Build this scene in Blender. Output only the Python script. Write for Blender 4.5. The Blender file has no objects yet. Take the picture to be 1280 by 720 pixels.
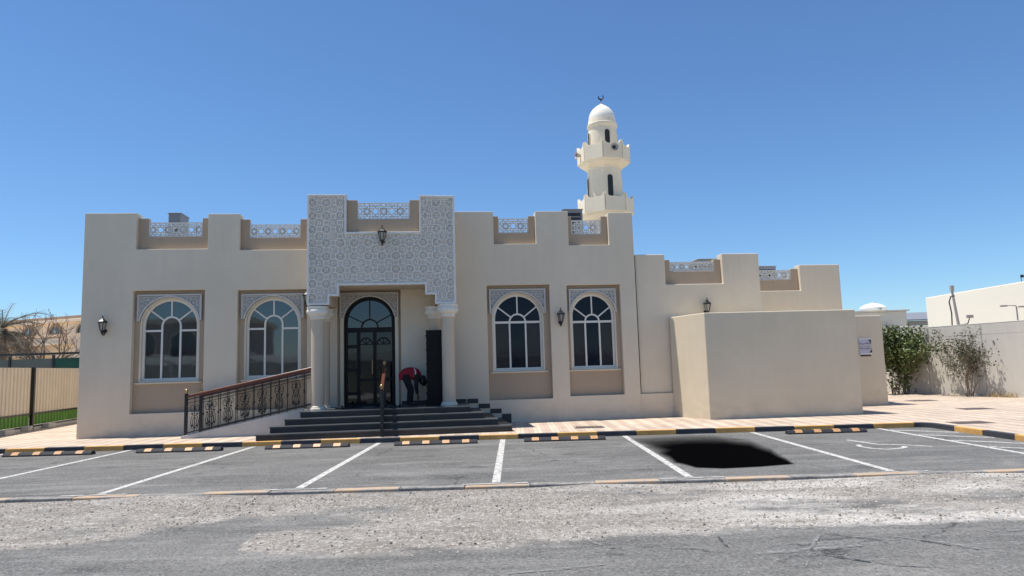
import bpy, bmesh, math, random
import numpy as np
from mathutils import Vector, Matrix, noise as mnoise
R = math.radians
rng = random.Random(7)
nrng = np.random.default_rng(11)
scene = bpy.context.scene
COL = scene.collection

# ------------------------------------------------------------------ camera
F_PX = 870.0
ROLL = math.atan(0.029)
PITCH = math.atan(98 * math.cos(ROLL) / F_PX)
fw = Vector((0, math.cos(PITCH), math.sin(PITCH)))
up0 = Vector((0, -math.sin(PITCH), math.cos(PITCH)))
rt0 = Vector((1, 0, 0))
rt = math.cos(ROLL) * rt0 - math.sin(ROLL) * up0
up = math.cos(ROLL) * up0 + math.sin(ROLL) * rt0
cam_data = bpy.data.cameras.new("camera")
cam_data.sensor_width = 36.0
cam_data.lens = 36.0 * F_PX / 1280.0
cam_data.clip_start = 0.05
cam_data.clip_end = 6000
cam = bpy.data.objects.new("camera", cam_data)
COL.objects.link(cam)
M = Matrix((rt, up, -fw)).transposed().to_4x4()
M.translation = Vector((0, 0, 1.6))
cam.matrix_world = M
scene.camera = cam

# ------------------------------------------------------------------ sky, sun, exposure
SUN_EL, SUN_AZ = R(72), R(276)          # azimuth clockwise from +Y: high, from the left and slightly behind the front wall
world = bpy.data.worlds.new("World")
scene.world = world
world.use_nodes = True
wn = world.node_tree
bg = wn.nodes["Background"]
sky = wn.nodes.new("ShaderNodeTexSky")
sky.sky_type = 'NISHITA'
sky.sun_disc = False
sky.sun_elevation = SUN_EL
sky.sun_rotation = SUN_AZ
sky.altitude = 0
sky.air_density = 1.0
sky.dust_density = 0.0
sky.ozone_density = 6.0
tint = wn.nodes.new("ShaderNodeMix"); tint.data_type = 'RGBA'; tint.blend_type = 'MULTIPLY'   # a clear, deep blue desert sky
tint.inputs["Factor"].default_value = 1.0
tint.inputs["B"].default_value = (0.86, 1.04, 1.17, 1)
wn.links.new(sky.outputs[0], tint.inputs["A"])
wn.links.new(tint.outputs["Result"], bg.inputs[0])
bg.inputs[1].default_value = 0.105
sun_data = bpy.data.lights.new("sun", 'SUN')
sun_data.energy = 5.0
sun_data.angle = R(0.53)
sun_data.color = (1.0, 0.955, 0.88)
sun = bpy.data.objects.new("sun", sun_data)
COL.objects.link(sun)
sdir = Vector((math.sin(SUN_AZ) * math.cos(SUN_EL), math.cos(SUN_AZ) * math.cos(SUN_EL), math.sin(SUN_EL)))
sun.rotation_euler = sdir.to_track_quat('Z', 'Y').to_euler()
scene.view_settings.view_transform = 'Standard'
scene.view_settings.look = 'None'
scene.view_settings.exposure = 0.2
scene.view_settings.gamma = 1.0
scene.cycles.max_bounces = 8
scene.cycles.diffuse_bounces = 5
scene.cycles.transparent_max_bounces = 12

# ------------------------------------------------------------------ materials
def nt(m):
    m.use_nodes = True
    return m.node_tree

def mat(name, col, rough=0.8, var=0.06, scale=1.2, bump=0.0, bscale=60.0, metal=0.0, streak=0.0, island=0.0, ior=None, spec=None, stretch=None, fine=0.0, weather=False):
    """Principled surface: base colour with low-frequency mottling, optional vertical streaks, per-piece variation and fine relief."""
    m = bpy.data.materials.new(name)
    t = nt(m); N = t.nodes; L = t.links
    b = N["Principled BSDF"]
    b.inputs["Roughness"].default_value = rough
    b.inputs["Metallic"].default_value = metal
    if ior: b.inputs["IOR"].default_value = ior
    if spec is not None: b.inputs["Specular IOR Level"].default_value = spec
    tc = N.new("ShaderNodeTexCoord")
    vec = tc.outputs["Object"]
    if stretch:
        mp = N.new("ShaderNodeMapping"); mp.inputs["Scale"].default_value = stretch
        L.new(vec, mp.inputs[0]); vec = mp.outputs[0]
    def ramp_noise(sc, detail, amt, prev, v=vec):
        n = N.new("ShaderNodeTexNoise"); n.inputs["Scale"].default_value = sc; n.inputs["Detail"].default_value = detail
        n.inputs["Roughness"].default_value = 0.62
        L.new(v, n.inputs["Vector"])
        mr = N.new("ShaderNodeMapRange")
        mr.inputs["From Min"].default_value = 0.28; mr.inputs["From Max"].default_value = 0.72
        mr.inputs["To Min"].default_value = 1 - amt; mr.inputs["To Max"].default_value = 1 + amt
        L.new(n.outputs["Fac"], mr.inputs["Value"])
        vm = N.new("ShaderNodeVectorMath"); vm.operation = 'SCALE'
        L.new(prev, vm.inputs[0]); L.new(mr.outputs[0], vm.inputs["Scale"])
        return vm.outputs[0]
    rgb = N.new("ShaderNodeRGB"); rgb.outputs[0].default_value = (*col, 1)
    c = rgb.outputs[0]
    if var: c = ramp_noise(scale, 5, var, c)
    if fine: c = ramp_noise(45, 3, fine, c)
    if streak:
        mp = N.new("ShaderNodeMapping"); mp.inputs["Scale"].default_value = (5, 5, 0.35)
        L.new(tc.outputs["Object"], mp.inputs[0])
        c = ramp_noise(1.3, 6, streak, c, mp.outputs[0])
    if weather:
        sp_ = N.new("ShaderNodeSeparateXYZ"); L.new(tc.outputs["Object"], sp_.inputs[0])
        def stain(z0, z1, sc, st, lo_, hi_, amt, colr, c):
            mz = N.new("ShaderNodeMapRange"); mz.inputs["From Min"].default_value = z0; mz.inputs["From Max"].default_value = z1; L.new(sp_.outputs[2], mz.inputs["Value"])
            mp = N.new("ShaderNodeMapping"); mp.inputs["Scale"].default_value = st; L.new(tc.outputs["Object"], mp.inputs[0])
            n = N.new("ShaderNodeTexNoise"); n.inputs["Scale"].default_value = sc; n.inputs["Detail"].default_value = 7; n.inputs["Roughness"].default_value = 0.65; L.new(mp.outputs[0], n.inputs["Vector"])
            mr = N.new("ShaderNodeMapRange"); mr.inputs["From Min"].default_value = lo_; mr.inputs["From Max"].default_value = hi_; mr.inputs["To Max"].default_value = amt; L.new(n.outputs["Fac"], mr.inputs["Value"])
            mm = N.new("ShaderNodeMath"); mm.operation = 'MULTIPLY'; L.new(mz.outputs[0], mm.inputs[0]); L.new(mr.outputs[0], mm.inputs[1])
            mx = N.new("ShaderNodeMix"); mx.data_type = 'RGBA'; mx.inputs["B"].default_value = (*colr, 1); L.new(mm.outputs[0], mx.inputs["Factor"]); L.new(c, mx.inputs["A"]); return mx.outputs["Result"]
        dk = tuple(x * 0.62 for x in col)
        c = stain(3.2, 5.0, 1.0, (3.2, 3.2, 0.22), 0.52, 0.80, 0.28, dk, c)            # rain drips below the parapet
        c = stain(0.75, 0.1, 2.2, (1, 1, 1.4), 0.40, 0.70, 0.55, (0.40, 0.33, 0.25), c)  # splash dirt along the foot
        c = stain(-1.0, 0.0, 0.55, (1, 1, 1), 0.52, 0.60, 0.16, tuple(min(1, x * 1.25) for x in col), c)   # patched repairs
    if island:
        g = N.new("ShaderNodeNewGeometry")
        mr = N.new("ShaderNodeMapRange"); mr.inputs["To Min"].default_value = 1 - island; mr.inputs["To Max"].default_value = 1 + island
        L.new(g.outputs["Random Per Island"], mr.inputs["Value"])
        vm = N.new("ShaderNodeVectorMath"); vm.operation = 'SCALE'
        L.new(c, vm.inputs[0]); L.new(mr.outputs[0], vm.inputs["Scale"]); c = vm.outputs[0]
    L.new(c, b.inputs["Base Color"])
    if bump:
        n = N.new("ShaderNodeTexNoise"); n.inputs["Scale"].default_value = bscale; n.inputs["Detail"].default_value = 4
        L.new(vec, n.inputs["Vector"])
        bp = N.new("ShaderNodeBump"); bp.inputs["Strength"].default_value = bump; bp.inputs["Distance"].default_value = 0.02
        L.new(n.outputs["Fac"], bp.inputs["Height"]); L.new(bp.outputs[0], b.inputs["Normal"])
    return m

M_ = {}
M_['stucco'] = mat("beige_stucco", (0.715, 0.612, 0.47), 0.9, 0.04, 0.45, 0.2, 90, streak=0.018, weather=True)
M_['annex'] = mat("annex_stucco", (0.67, 0.575, 0.425), 0.9, 0.04, 0.5, 0.2, 90, streak=0.02, weather=True)
M_['tan'] = mat("tan_paint", (0.44, 0.335, 0.235), 0.9, 0.04, 0.9, 0.2, 90, streak=0.03)
M_['column'] = mat("column_paint", (0.60, 0.49, 0.36), 0.8, 0.04, 1.5, 0.1, 60)
M_['cream'] = mat("cream_plaster", (0.72, 0.64, 0.50), 0.85, 0.05, 1.5, 0.2, 50)
M_['carve'] = mat("carved_white_plaster", (0.79, 0.73, 0.64), 0.8, 0.06, 1.2, 0.2, 80)
M_['carve_back'] = mat("carved_panel_ground", (0.62, 0.57, 0.50), 0.85, 0.08, 1.2, 0.2, 80)  # darker than the relief: shade in the carved grooves put into the colour
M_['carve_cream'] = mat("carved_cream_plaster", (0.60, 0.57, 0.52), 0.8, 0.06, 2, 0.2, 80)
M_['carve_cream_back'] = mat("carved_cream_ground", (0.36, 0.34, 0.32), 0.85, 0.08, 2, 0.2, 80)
M_['white'] = mat("white_frame", (0.77, 0.73, 0.66), 0.45, 0.03, 3)
M_['capital'] = mat("capital_plaster", (0.80, 0.74, 0.64), 0.6, 0.04, 3)
M_['granite_sunlit'] = mat("polished_granite_sunlit_tread", (0.085, 0.088, 0.09), 0.3, 0.2, 3, fine=0.25)  # lighter than the risers: sunlight on the treads put into the colour
M_['lattice'] = mat("white_lattice", (0.75, 0.72, 0.66), 0.6, 0.05, 3)
M_['black'] = mat("black_metal", (0.012, 0.012, 0.013), 0.38, 0.1, 8, metal=0.0)
M_['door'] = mat("dark_door_frame", (0.008, 0.0075, 0.0075), 0.5, 0.15, 8, spec=0.25)
M_['granite'] = mat("black_granite", (0.022, 0.023, 0.025), 0.42, 0.22, 3, 0.04, 200, fine=0.25)
M_['rail_wood'] = mat("varnished_wood", (0.125, 0.036, 0.017), 0.32, 0.25, 3, stretch=(1, 8, 8))
M_['brass'] = mat("old_brass", (0.45, 0.33, 0.16), 0.35, 0.1, 9, metal=1.0)
M_['rubber'] = mat("black_rubber", (0.022, 0.023, 0.026), 0.75, 0.25, 6, 0.15, 60)
M_['amber'] = mat("amber_reflective_tape", (0.56, 0.30, 0.13), 0.5, 0.25, 12)
M_['ac'] = mat("dusty_grey_metal", (0.42, 0.41, 0.39), 0.6, 0.1, 3)
M_['dark'] = mat("dark_grille", (0.02, 0.021, 0.022), 0.6, 0.1, 5)
M_['concrete'] = mat("ramp_concrete", (0.52, 0.50, 0.46), 0.85, 0.1, 2.5, 0.2, 60)
M_['minaret'] = mat("minaret_render", (0.86, 0.75, 0.565), 0.9, 0.04, 1.5, 0.25, 60, streak=0.03)
M_['dome'] = mat("minaret_dome_paint", (0.86, 0.80, 0.69), 0.7, 0.05, 2, 0.1, 60)
M_['rack'] = mat("dark_wood_rack", (0.012, 0.0105, 0.0095), 0.7, 0.2, 5, spec=0.2)
M_['red'] = mat("red_cloth", (0.30, 0.012, 0.025), 0.9, 0.2, 14)
M_['blackcloth'] = mat("black_cloth", (0.012, 0.012, 0.014), 0.95, 0.2, 14)
M_['whitecloth'] = mat("white_cloth", (0.7, 0.68, 0.66), 0.9, 0.05, 14)
M_['skin'] = mat("brown_skin", (0.24, 0.12, 0.075), 0.55, 0.1, 20)
M_['hair'] = mat("black_hair", (0.008, 0.007, 0.007), 0.6, 0.1, 30)
M_['sheet_metal'] = mat("cream_corrugated_metal", (0.63, 0.56, 0.445), 0.6, 0.06, 1.2, streak=0.05)
M_['green_metal'] = mat("green_painted_sheet", (0.09, 0.24, 0.03), 0.6, 0.15, 2, streak=0.1)
M_['green_net'] = mat("dark_green_shade_net", (0.012, 0.075, 0.055), 0.9, 0.12, 2)
M_['grey_net'] = mat("grey_green_shade_net", (0.10, 0.125, 0.115), 0.9, 0.12, 2)
M_['house'] = mat("villa_render", (0.86, 0.70, 0.51), 0.9, 0.04, 0.4, 0.1, 20)
M_['house_trim'] = mat("villa_trim", (0.42, 0.30, 0.21), 0.9, 0.05, 1)
M_['boundary'] = mat("boundary_wall_render", (0.58, 0.55, 0.485), 0.9, 0.09, 0.5, 0.3, 30, streak=0.03)
M_['boundary_rib'] = mat("boundary_wall_joint", (0.50, 0.475, 0.425), 0.9, 0.08, 1)
M_['creambldg'] = mat("pale_cream_render", (0.82, 0.78, 0.65), 0.9, 0.03, 0.25, 0.1, 20)
M_['greybldg'] = mat("grey_beige_render", (0.45, 0.42, 0.38), 0.9, 0.05, 0.4)
M_['greyroof'] = mat("grey_metal_roof", (0.22, 0.23, 0.25), 0.6, 0.1, 1)
M_['whitetank'] = mat("white_tank", (0.82, 0.82, 0.80), 0.5, 0.03, 1)
M_['pole'] = mat("grey_pole", (0.38, 0.36, 0.33), 0.7, 0.08, 2)
M_['manhole'] = mat("cast_iron_cover", (0.10, 0.075, 0.065), 0.7, 0.15, 8, 0.2, 80)
M_['leaf'] = mat("green_leaf", (0.105, 0.135, 0.035), 0.55, 0.1, 1.5, island=0.45)
M_['leaf_dull'] = mat("dusty_leaf", (0.105, 0.105, 0.06), 0.7, 0.1, 1.5, island=0.4)
M_['twig'] = mat("dry_twig", (0.20, 0.155, 0.115), 0.9, 0.15, 5)
M_['bark'] = mat("grey_bark", (0.22, 0.18, 0.145), 0.9, 0.2, 5, 0.3, 40)
M_['deadleaf'] = mat("dead_frond", (0.20, 0.165, 0.115), 0.85, 0.15, 2, island=0.35)
M_['frond'] = mat("palm_frond", (0.06, 0.075, 0.035), 0.6, 0.1, 2, island=0.3)
M_['drygrass'] = mat("dry_grass", (0.40, 0.30, 0.14), 0.9, 0.15, 4, island=0.3)
M_['signplate'] = mat("sign_plate", (0.50, 0.49, 0.55), 0.4, 0.03, 4)
M_['signtop'] = mat("sign_white_edge", (0.8, 0.8, 0.8), 0.4, 0.02, 4)
M_['signink'] = mat("sign_print", (0.02, 0.02, 0.035), 0.5, 0.0)
M_['canopy'] = mat("white_shade_fabric", (0.8, 0.82, 0.82), 0.8, 0.03, 0.5)
_t = M_['canopy'].node_tree; _o = _t.nodes["Material Output"]; _tr = _t.nodes.new("ShaderNodeBsdfTranslucent"); _tr.inputs[0].default_value = (0.75, 0.82, 0.82, 1)
_mx = _t.nodes.new("ShaderNodeMixShader"); _mx.inputs[0].default_value = 0.55
_t.links.new(_t.nodes["Principled BSDF"].outputs[0], _mx.inputs[1]); _t.links.new(_tr.outputs[0], _mx.inputs[2]); _t.links.new(_mx.outputs[0], _o.inputs[0])
M_['speaker'] = mat("speaker_grey", (0.42, 0.39, 0.34), 0.5, 0.05, 5)
M_['asphalt_crumb'] = mat("dark_crumb", (0.06, 0.06, 0.06), 0.9, 0.1, 5)
M_['stone'] = mat("pale_gravel_stone", (0.345, 0.308, 0.262), 0.95, 0.08, 1.0, island=0.52)

def glass_mat(name, col=(0.006, 0.008, 0.012), ior=1.75):
    m = mat(name, col, 0.03, 0.0, ior=ior)
    t = m.node_tree; N = t.nodes; L = t.links; b = N["Principled BSDF"]
    tc = N.new("ShaderNodeTexCoord")
    n = N.new("ShaderNodeTexNoise"); n.inputs["Scale"].default_value = 1.1; n.inputs["Detail"].default_value = 2
    L.new(tc.outputs["Object"], n.inputs["Vector"])
    bp = N.new("ShaderNodeBump"); bp.inputs["Strength"].default_value = 0.1; bp.inputs["Distance"].default_value = 0.02
    L.new(n.outputs["Fac"], bp.inputs["Height"]); L.new(bp.outputs[0], b.inputs["Normal"])
    return m
M_['glass'] = glass_mat("dark_window_glass", (0.007, 0.016, 0.021), 2.0)
M_['glass_navy'] = glass_mat("navy_tinted_glass", (0.006, 0.010, 0.022), 1.28)
M_['glass_navy_side'] = glass_mat("navy_film_glass", (0.034, 0.032, 0.037), 1.28)
M_['glass_side'] = glass_mat("brown_film_glass", (0.026, 0.030, 0.031), 1.85)
M_['glass_door'] = glass_mat("door_glass", (0.003, 0.005, 0.008), 1.5)
M_['glass_fan'] = glass_mat("fanlight_glass", (0.006, 0.012, 0.018), 1.8)
M_['lampglass'] = glass_mat("lantern_glass", (0.30, 0.29, 0.26), 1.45)

def paint_mat(name, col, wear=0.45, scale=7.0, soft=0.12, attr=None, rough=0.8):
    """Worn road paint: noise lets the asphalt below show through; an attribute can fade it out."""
    m = bpy.data.materials.new(name); t = nt(m); N = t.nodes; L = t.links
    b = N["Principled BSDF"]; b.inputs["Roughness"].default_value = rough
    tc = N.new("ShaderNodeTexCoord")
    n = N.new("ShaderNodeTexNoise"); n.inputs["Scale"].default_value = scale; n.inputs["Detail"].default_value = 7; n.inputs["Roughness"].default_value = 0.7
    L.new(tc.outputs["Object"], n.inputs["Vector"])
    mr = N.new("ShaderNodeMapRange"); mr.inputs["From Min"].default_value = wear - soft; mr.inputs["From Max"].default_value = wear + soft
    L.new(n.outputs["Fac"], mr.inputs["Value"])
    a = mr.outputs[0]
    if attr:
        at = N.new("ShaderNodeAttribute"); at.attribute_name = attr
        ad = N.new("ShaderNodeMath"); ad.operation = 'MULTIPLY_ADD'
        sb = N.new("ShaderNodeMath"); sb.operation = 'SUBTRACT'; L.new(n.outputs["Fac"], sb.inputs[0]); sb.inputs[1].default_value = 0.5
        ad.inputs[1].default_value = 0.28
        L.new(sb.outputs[0], ad.inputs[0]); L.new(at.outputs["Fac"], ad.inputs[2])
        mr2 = N.new("ShaderNodeMapRange"); mr2.inputs["From Min"].default_value = 0.08; mr2.inputs["From Max"].default_value = 0.98
        L.new(ad.outputs[0], mr2.inputs["Value"]); a = mr2.outputs[0]
    n2 = N.new("ShaderNodeTexNoise"); n2.inputs["Scale"].default_value = 3.0; n2.inputs["Detail"].default_value = 4
    L.new(tc.outputs["Object"], n2.inputs["Vector"])
    mx = N.new("ShaderNodeMix"); mx.data_type = 'RGBA'
    mx.inputs["A"].default_value = (*[x * 0.8 for x in col], 1); mx.inputs["B"].default_value = (*col, 1)
    L.new(n2.outputs["Fac"], mx.inputs["Factor"]); L.new(mx.outputs["Result"], b.inputs["Base Color"])
    L.new(a, b.inputs["Alpha"])
    return m
M_['line'] = paint_mat("white_road_paint", (0.64, 0.62, 0.575), 0.40, 13, 0.13)
M_['line_worn'] = paint_mat("faded_road_paint", (0.62, 0.61, 0.58), 0.50, 5, 0.12)
M_['scuff'] = paint_mat("pale_scuff", (0.31, 0.305, 0.295), 0.53, 16, 0.14)
M_['scuff_dark'] = paint_mat("dark_scuff", (0.06, 0.06, 0.06), 0.53, 16, 0.12)
M_['car_shadow'] = paint_mat("painted_car_shadow", (0.0022, 0.0022, 0.0026), 0.4, 2.2, 0.1, attr="fade", rough=0.95)  # near-black fading sheet, the shadow of an absent car painted on the asphalt
M_['car_shadow'].node_tree.nodes["Principled BSDF"].inputs["Specular IOR Level"].default_value = 0.0

def kerb_mat(name, col):
    m = mat(name, col, 0.75, 0.14, 4, 0.2, 50, fine=0.12)
    return m
M_['kerb_yellow'] = kerb_mat("kerb_yellow_paint", (0.64, 0.35, 0.105))
M_['kerb_black'] = kerb_mat("kerb_black_paint", (0.045, 0.047, 0.055))
def worn_kerb(name, col):
    m = mat(name, col, 0.9, 0.15, 3, 0.2, 50)
    t = m.node_tree; N = t.nodes; L = t.links; b = N["Principled BSDF"]
    src = b.inputs["Base Color"].links[0].from_socket
    tc = N.new("ShaderNodeTexCoord")
    n = N.new("ShaderNodeTexNoise"); n.inputs["Scale"].default_value = 3.2; n.inputs["Detail"].default_value = 7; n.inputs["Roughness"].default_value = 0.7
    L.new(tc.outputs["Object"], n.inputs["Vector"])
    mr = N.new("ShaderNodeMapRange"); mr.inputs["From Min"].default_value = 0.36; mr.inputs["From Max"].default_value = 0.60
    L.new(n.outputs["Fac"], mr.inputs["Value"])
    mx = N.new("ShaderNodeMix"); mx.data_type = 'RGBA'; mx.inputs["B"].default_value = (0.33, 0.305, 0.27, 1)
    L.new(mr.outputs[0], mx.inputs["Factor"]); L.new(src, mx.inputs["A"]); L.new(mx.outputs["Result"], b.inputs["Base Color"])
    return m
M_['flush_yellow'] = worn_kerb("worn_yellow_paint", (0.60, 0.38, 0.20))
M_['flush_black'] = worn_kerb("worn_black_paint", (0.12, 0.12, 0.122))

def asphalt_mat(name, lo, hi, gravel=False):
    m = bpy.data.materials.new(name); t = nt(m); N = t.nodes; L = t.links
    b = N["Principled BSDF"]; b.inputs["Roughness"].default_value = 0.9
    b.inputs["Specular IOR Level"].default_value = 0.25
    tc = N.new("ShaderNodeTexCoord"); P = tc.outputs["Object"]
    def noise(sc, det=6, ro=0.6, st=(1, 1, 1), dist=0.0):
        mp = N.new("ShaderNodeMapping"); mp.inputs["Scale"].default_value = st; L.new(P, mp.inputs[0])
        n = N.new("ShaderNodeTexNoise"); n.inputs["Scale"].default_value = sc; n.inputs["Detail"].default_value = det
        n.inputs["Roughness"].default_value = ro; n.inputs["Distortion"].default_value = dist
        L.new(mp.outputs[0], n.inputs["Vector"]); return n.outputs["Fac"]
    def rng_(v, a, c, lo_=0.0, hi_=1.0):
        mr = N.new("ShaderNodeMapRange"); mr.inputs["From Min"].default_value = a; mr.inputs["From Max"].default_value = c
        mr.inputs["To Min"].default_value = lo_; mr.inputs["To Max"].default_value = hi_
        L.new(v, mr.inputs["Value"]); return mr.outputs[0]
    def mix(f, A, B):
        mx = N.new("ShaderNodeMix"); mx.data_type = 'RGBA'
        for s, v in (("A", A), ("B", B)):
            if isinstance(v, tuple): mx.inputs[s].default_value = (*v, 1)
            else: L.new(v, mx.inputs[s])
        if isinstance(f, float): mx.inputs["Factor"].default_value = f
        else: L.new(f, mx.inputs["Factor"])
        return mx.outputs["Result"]
    def mul(x, y):
        mm = N.new("ShaderNodeMath"); mm.operation = 'MULTIPLY'; L.new(x, mm.inputs[0])
        if isinstance(y, float): mm.inputs[1].default_value = y
        else: L.new(y, mm.inputs[1])
        return mm.outputs[0]
    base = mix(rng_(noise(0.55, 6, 0.65, (0.6, 1.5, 1)), 0.32, 0.68), lo, hi)
    # tyre-worn dusty streaks that run along the road
    base = mix(mul(rng_(noise(1.1, 7, 0.7, (0.35, 2.6, 1), 0.6), 0.50, 0.70), 0.6), base, (0.30, 0.288, 0.268))
    base = mix(mul(rng_(noise(0.8, 6, 0.7, (0.4, 2.2, 1), 0.4), 0.56, 0.74), 0.55), base, tuple(x * 0.55 for x in lo))
    # dusty spills, drip stains and hairline cracks
    base = mix(mul(rng_(noise(0.45, 8, 0.75, (0.8, 1.3, 1), 1.2), 0.54, 0.70), 0.5), base, (0.33, 0.31, 0.28))
    dv = N.new("ShaderNodeTexVoronoi"); dv.inputs["Scale"].default_value = 0.85; dv.inputs["Randomness"].default_value = 1.0
    wv = N.new("ShaderNodeVectorMath"); wv.operation = 'ADD'; nz = N.new("ShaderNodeTexNoise"); nz.inputs["Scale"].default_value = 3.0; nz.inputs["Detail"].default_value = 4
    L.new(P, nz.inputs["Vector"]); ws_ = N.new("ShaderNodeVectorMath"); ws_.operation = 'SCALE'; L.new(nz.outputs["Color"], ws_.inputs[0]); ws_.inputs["Scale"].default_value = 0.35
    L.new(P, wv.inputs[0]); L.new(ws_.outputs[0], wv.inputs[1]); L.new(wv.outputs[0], dv.inputs["Vector"])
    base = mix(mul(rng_(dv.outputs["Distance"], 0.20, 0.05), 0.6), base, (0.055, 0.053, 0.05))
    cv = N.new("ShaderNodeTexVoronoi"); cv.feature = 'DISTANCE_TO_EDGE'; cv.inputs["Scale"].default_value = 0.42; L.new(wv.outputs[0], cv.inputs["Vector"])
    base = mix(mul(mul(rng_(cv.outputs["Distance"], 0.009, 0.002), rng_(noise(0.7, 3), 0.48, 0.56)), 0.8), base, (0.04, 0.04, 0.04))
    # aggregate
    v = N.new("ShaderNodeTexVoronoi"); v.inputs["Scale"].default_value = 55; L.new(P, v.inputs["Vector"])
    sep = N.new("ShaderNodeSeparateColor"); L.new(v.outputs["Color"], sep.inputs[0])
    base = mix(mul(rng_(sep.outputs[0], 0.55, 1.0), 0.38), base, (0.34, 0.335, 0.32))
    base = mix(mul(rng_(sep.outputs[1], 0.6, 1.0), 0.5), base, (0.035, 0.035, 0.036))
    hgt = v.outputs["Distance"]
    bstr = 0.25
    if gravel:
        at = N.new("ShaderNodeAttribute"); at.attribute_name = "gravel"
        v2 = N.new("ShaderNodeTexVoronoi"); v2.inputs["Scale"].default_value = 30; L.new(P, v2.inputs["Vector"])
        s2 = N.new("ShaderNodeSeparateColor"); L.new(v2.outputs["Color"], s2.inputs[0])
        gcol = mix(rng_(noise(0.8, 6, 0.7, (0.7, 1.5, 1)), 0.3, 0.7), (0.175, 0.153, 0.129), (0.33, 0.298, 0.257))
        gcol = mix(mul(rng_(noise(2.2, 6, 0.75, (0.6, 1.6, 1), 0.5), 0.46, 0.66), 0.5), gcol, (0.50, 0.475, 0.435))
        du = N.new("ShaderNodeAttribute"); du.attribute_name = "dust"
        gcol = mix(du.outputs["Fac"], gcol, (0.64, 0.605, 0.55))
        gcol = mix(rng_(s2.outputs[0], 0.3, 1.0, 0.0, 0.5), gcol, (0.19, 0.172, 0.152))
        gcol = mix(rng_(s2.outputs[1], 0.55, 1.0, 0.0, 0.5), gcol, (0.62, 0.595, 0.55))
        gcol = mix(mul(rng_(noise(26, 4, 0.8), 0.50, 0.68), 0.5), gcol, (0.14, 0.128, 0.115))  # dark gaps between the stones, shade painted into the gravel colour
        ve = N.new("ShaderNodeTexVoronoi"); ve.feature = 'DISTANCE_TO_EDGE'; ve.inputs["Scale"].default_value = 30; L.new(P, ve.inputs["Vector"])
        gcol = mix(rng_(ve.outputs["Distance"], 0.0, 0.16, 0.38, 0.0), gcol, (0.10, 0.093, 0.085))  # crevice shade painted dark along the cell edges
        sm = N.new("ShaderNodeMath"); sm.operation = 'ADD'; L.new(at.outputs["Fac"], sm.inputs[0])
        L.new(rng_(noise(1.6, 8, 0.78, (0.7, 1.5, 1)), 0.2, 0.8, -0.75, 0.75), sm.inputs[1])
        gm = rng_(sm.outputs[0], 0.22, 0.82)
        base = mix(gm, base, gcol)
    L.new(base, b.inputs["Base Color"])
    bp = N.new("ShaderNodeBump"); bp.inputs["Strength"].default_value = bstr; bp.inputs["Distance"].default_value = 0.012
    L.new(hgt, bp.inputs["Height"]); L.new(bp.outputs[0], b.inputs["Normal"])
    return m
M_['road'] = asphalt_mat("road_asphalt", (0.11, 0.107, 0.10), (0.19, 0.184, 0.171), True)
M_['parking'] = asphalt_mat("parking_asphalt", (0.10, 0.098, 0.092), (0.185, 0.18, 0.168))

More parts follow.
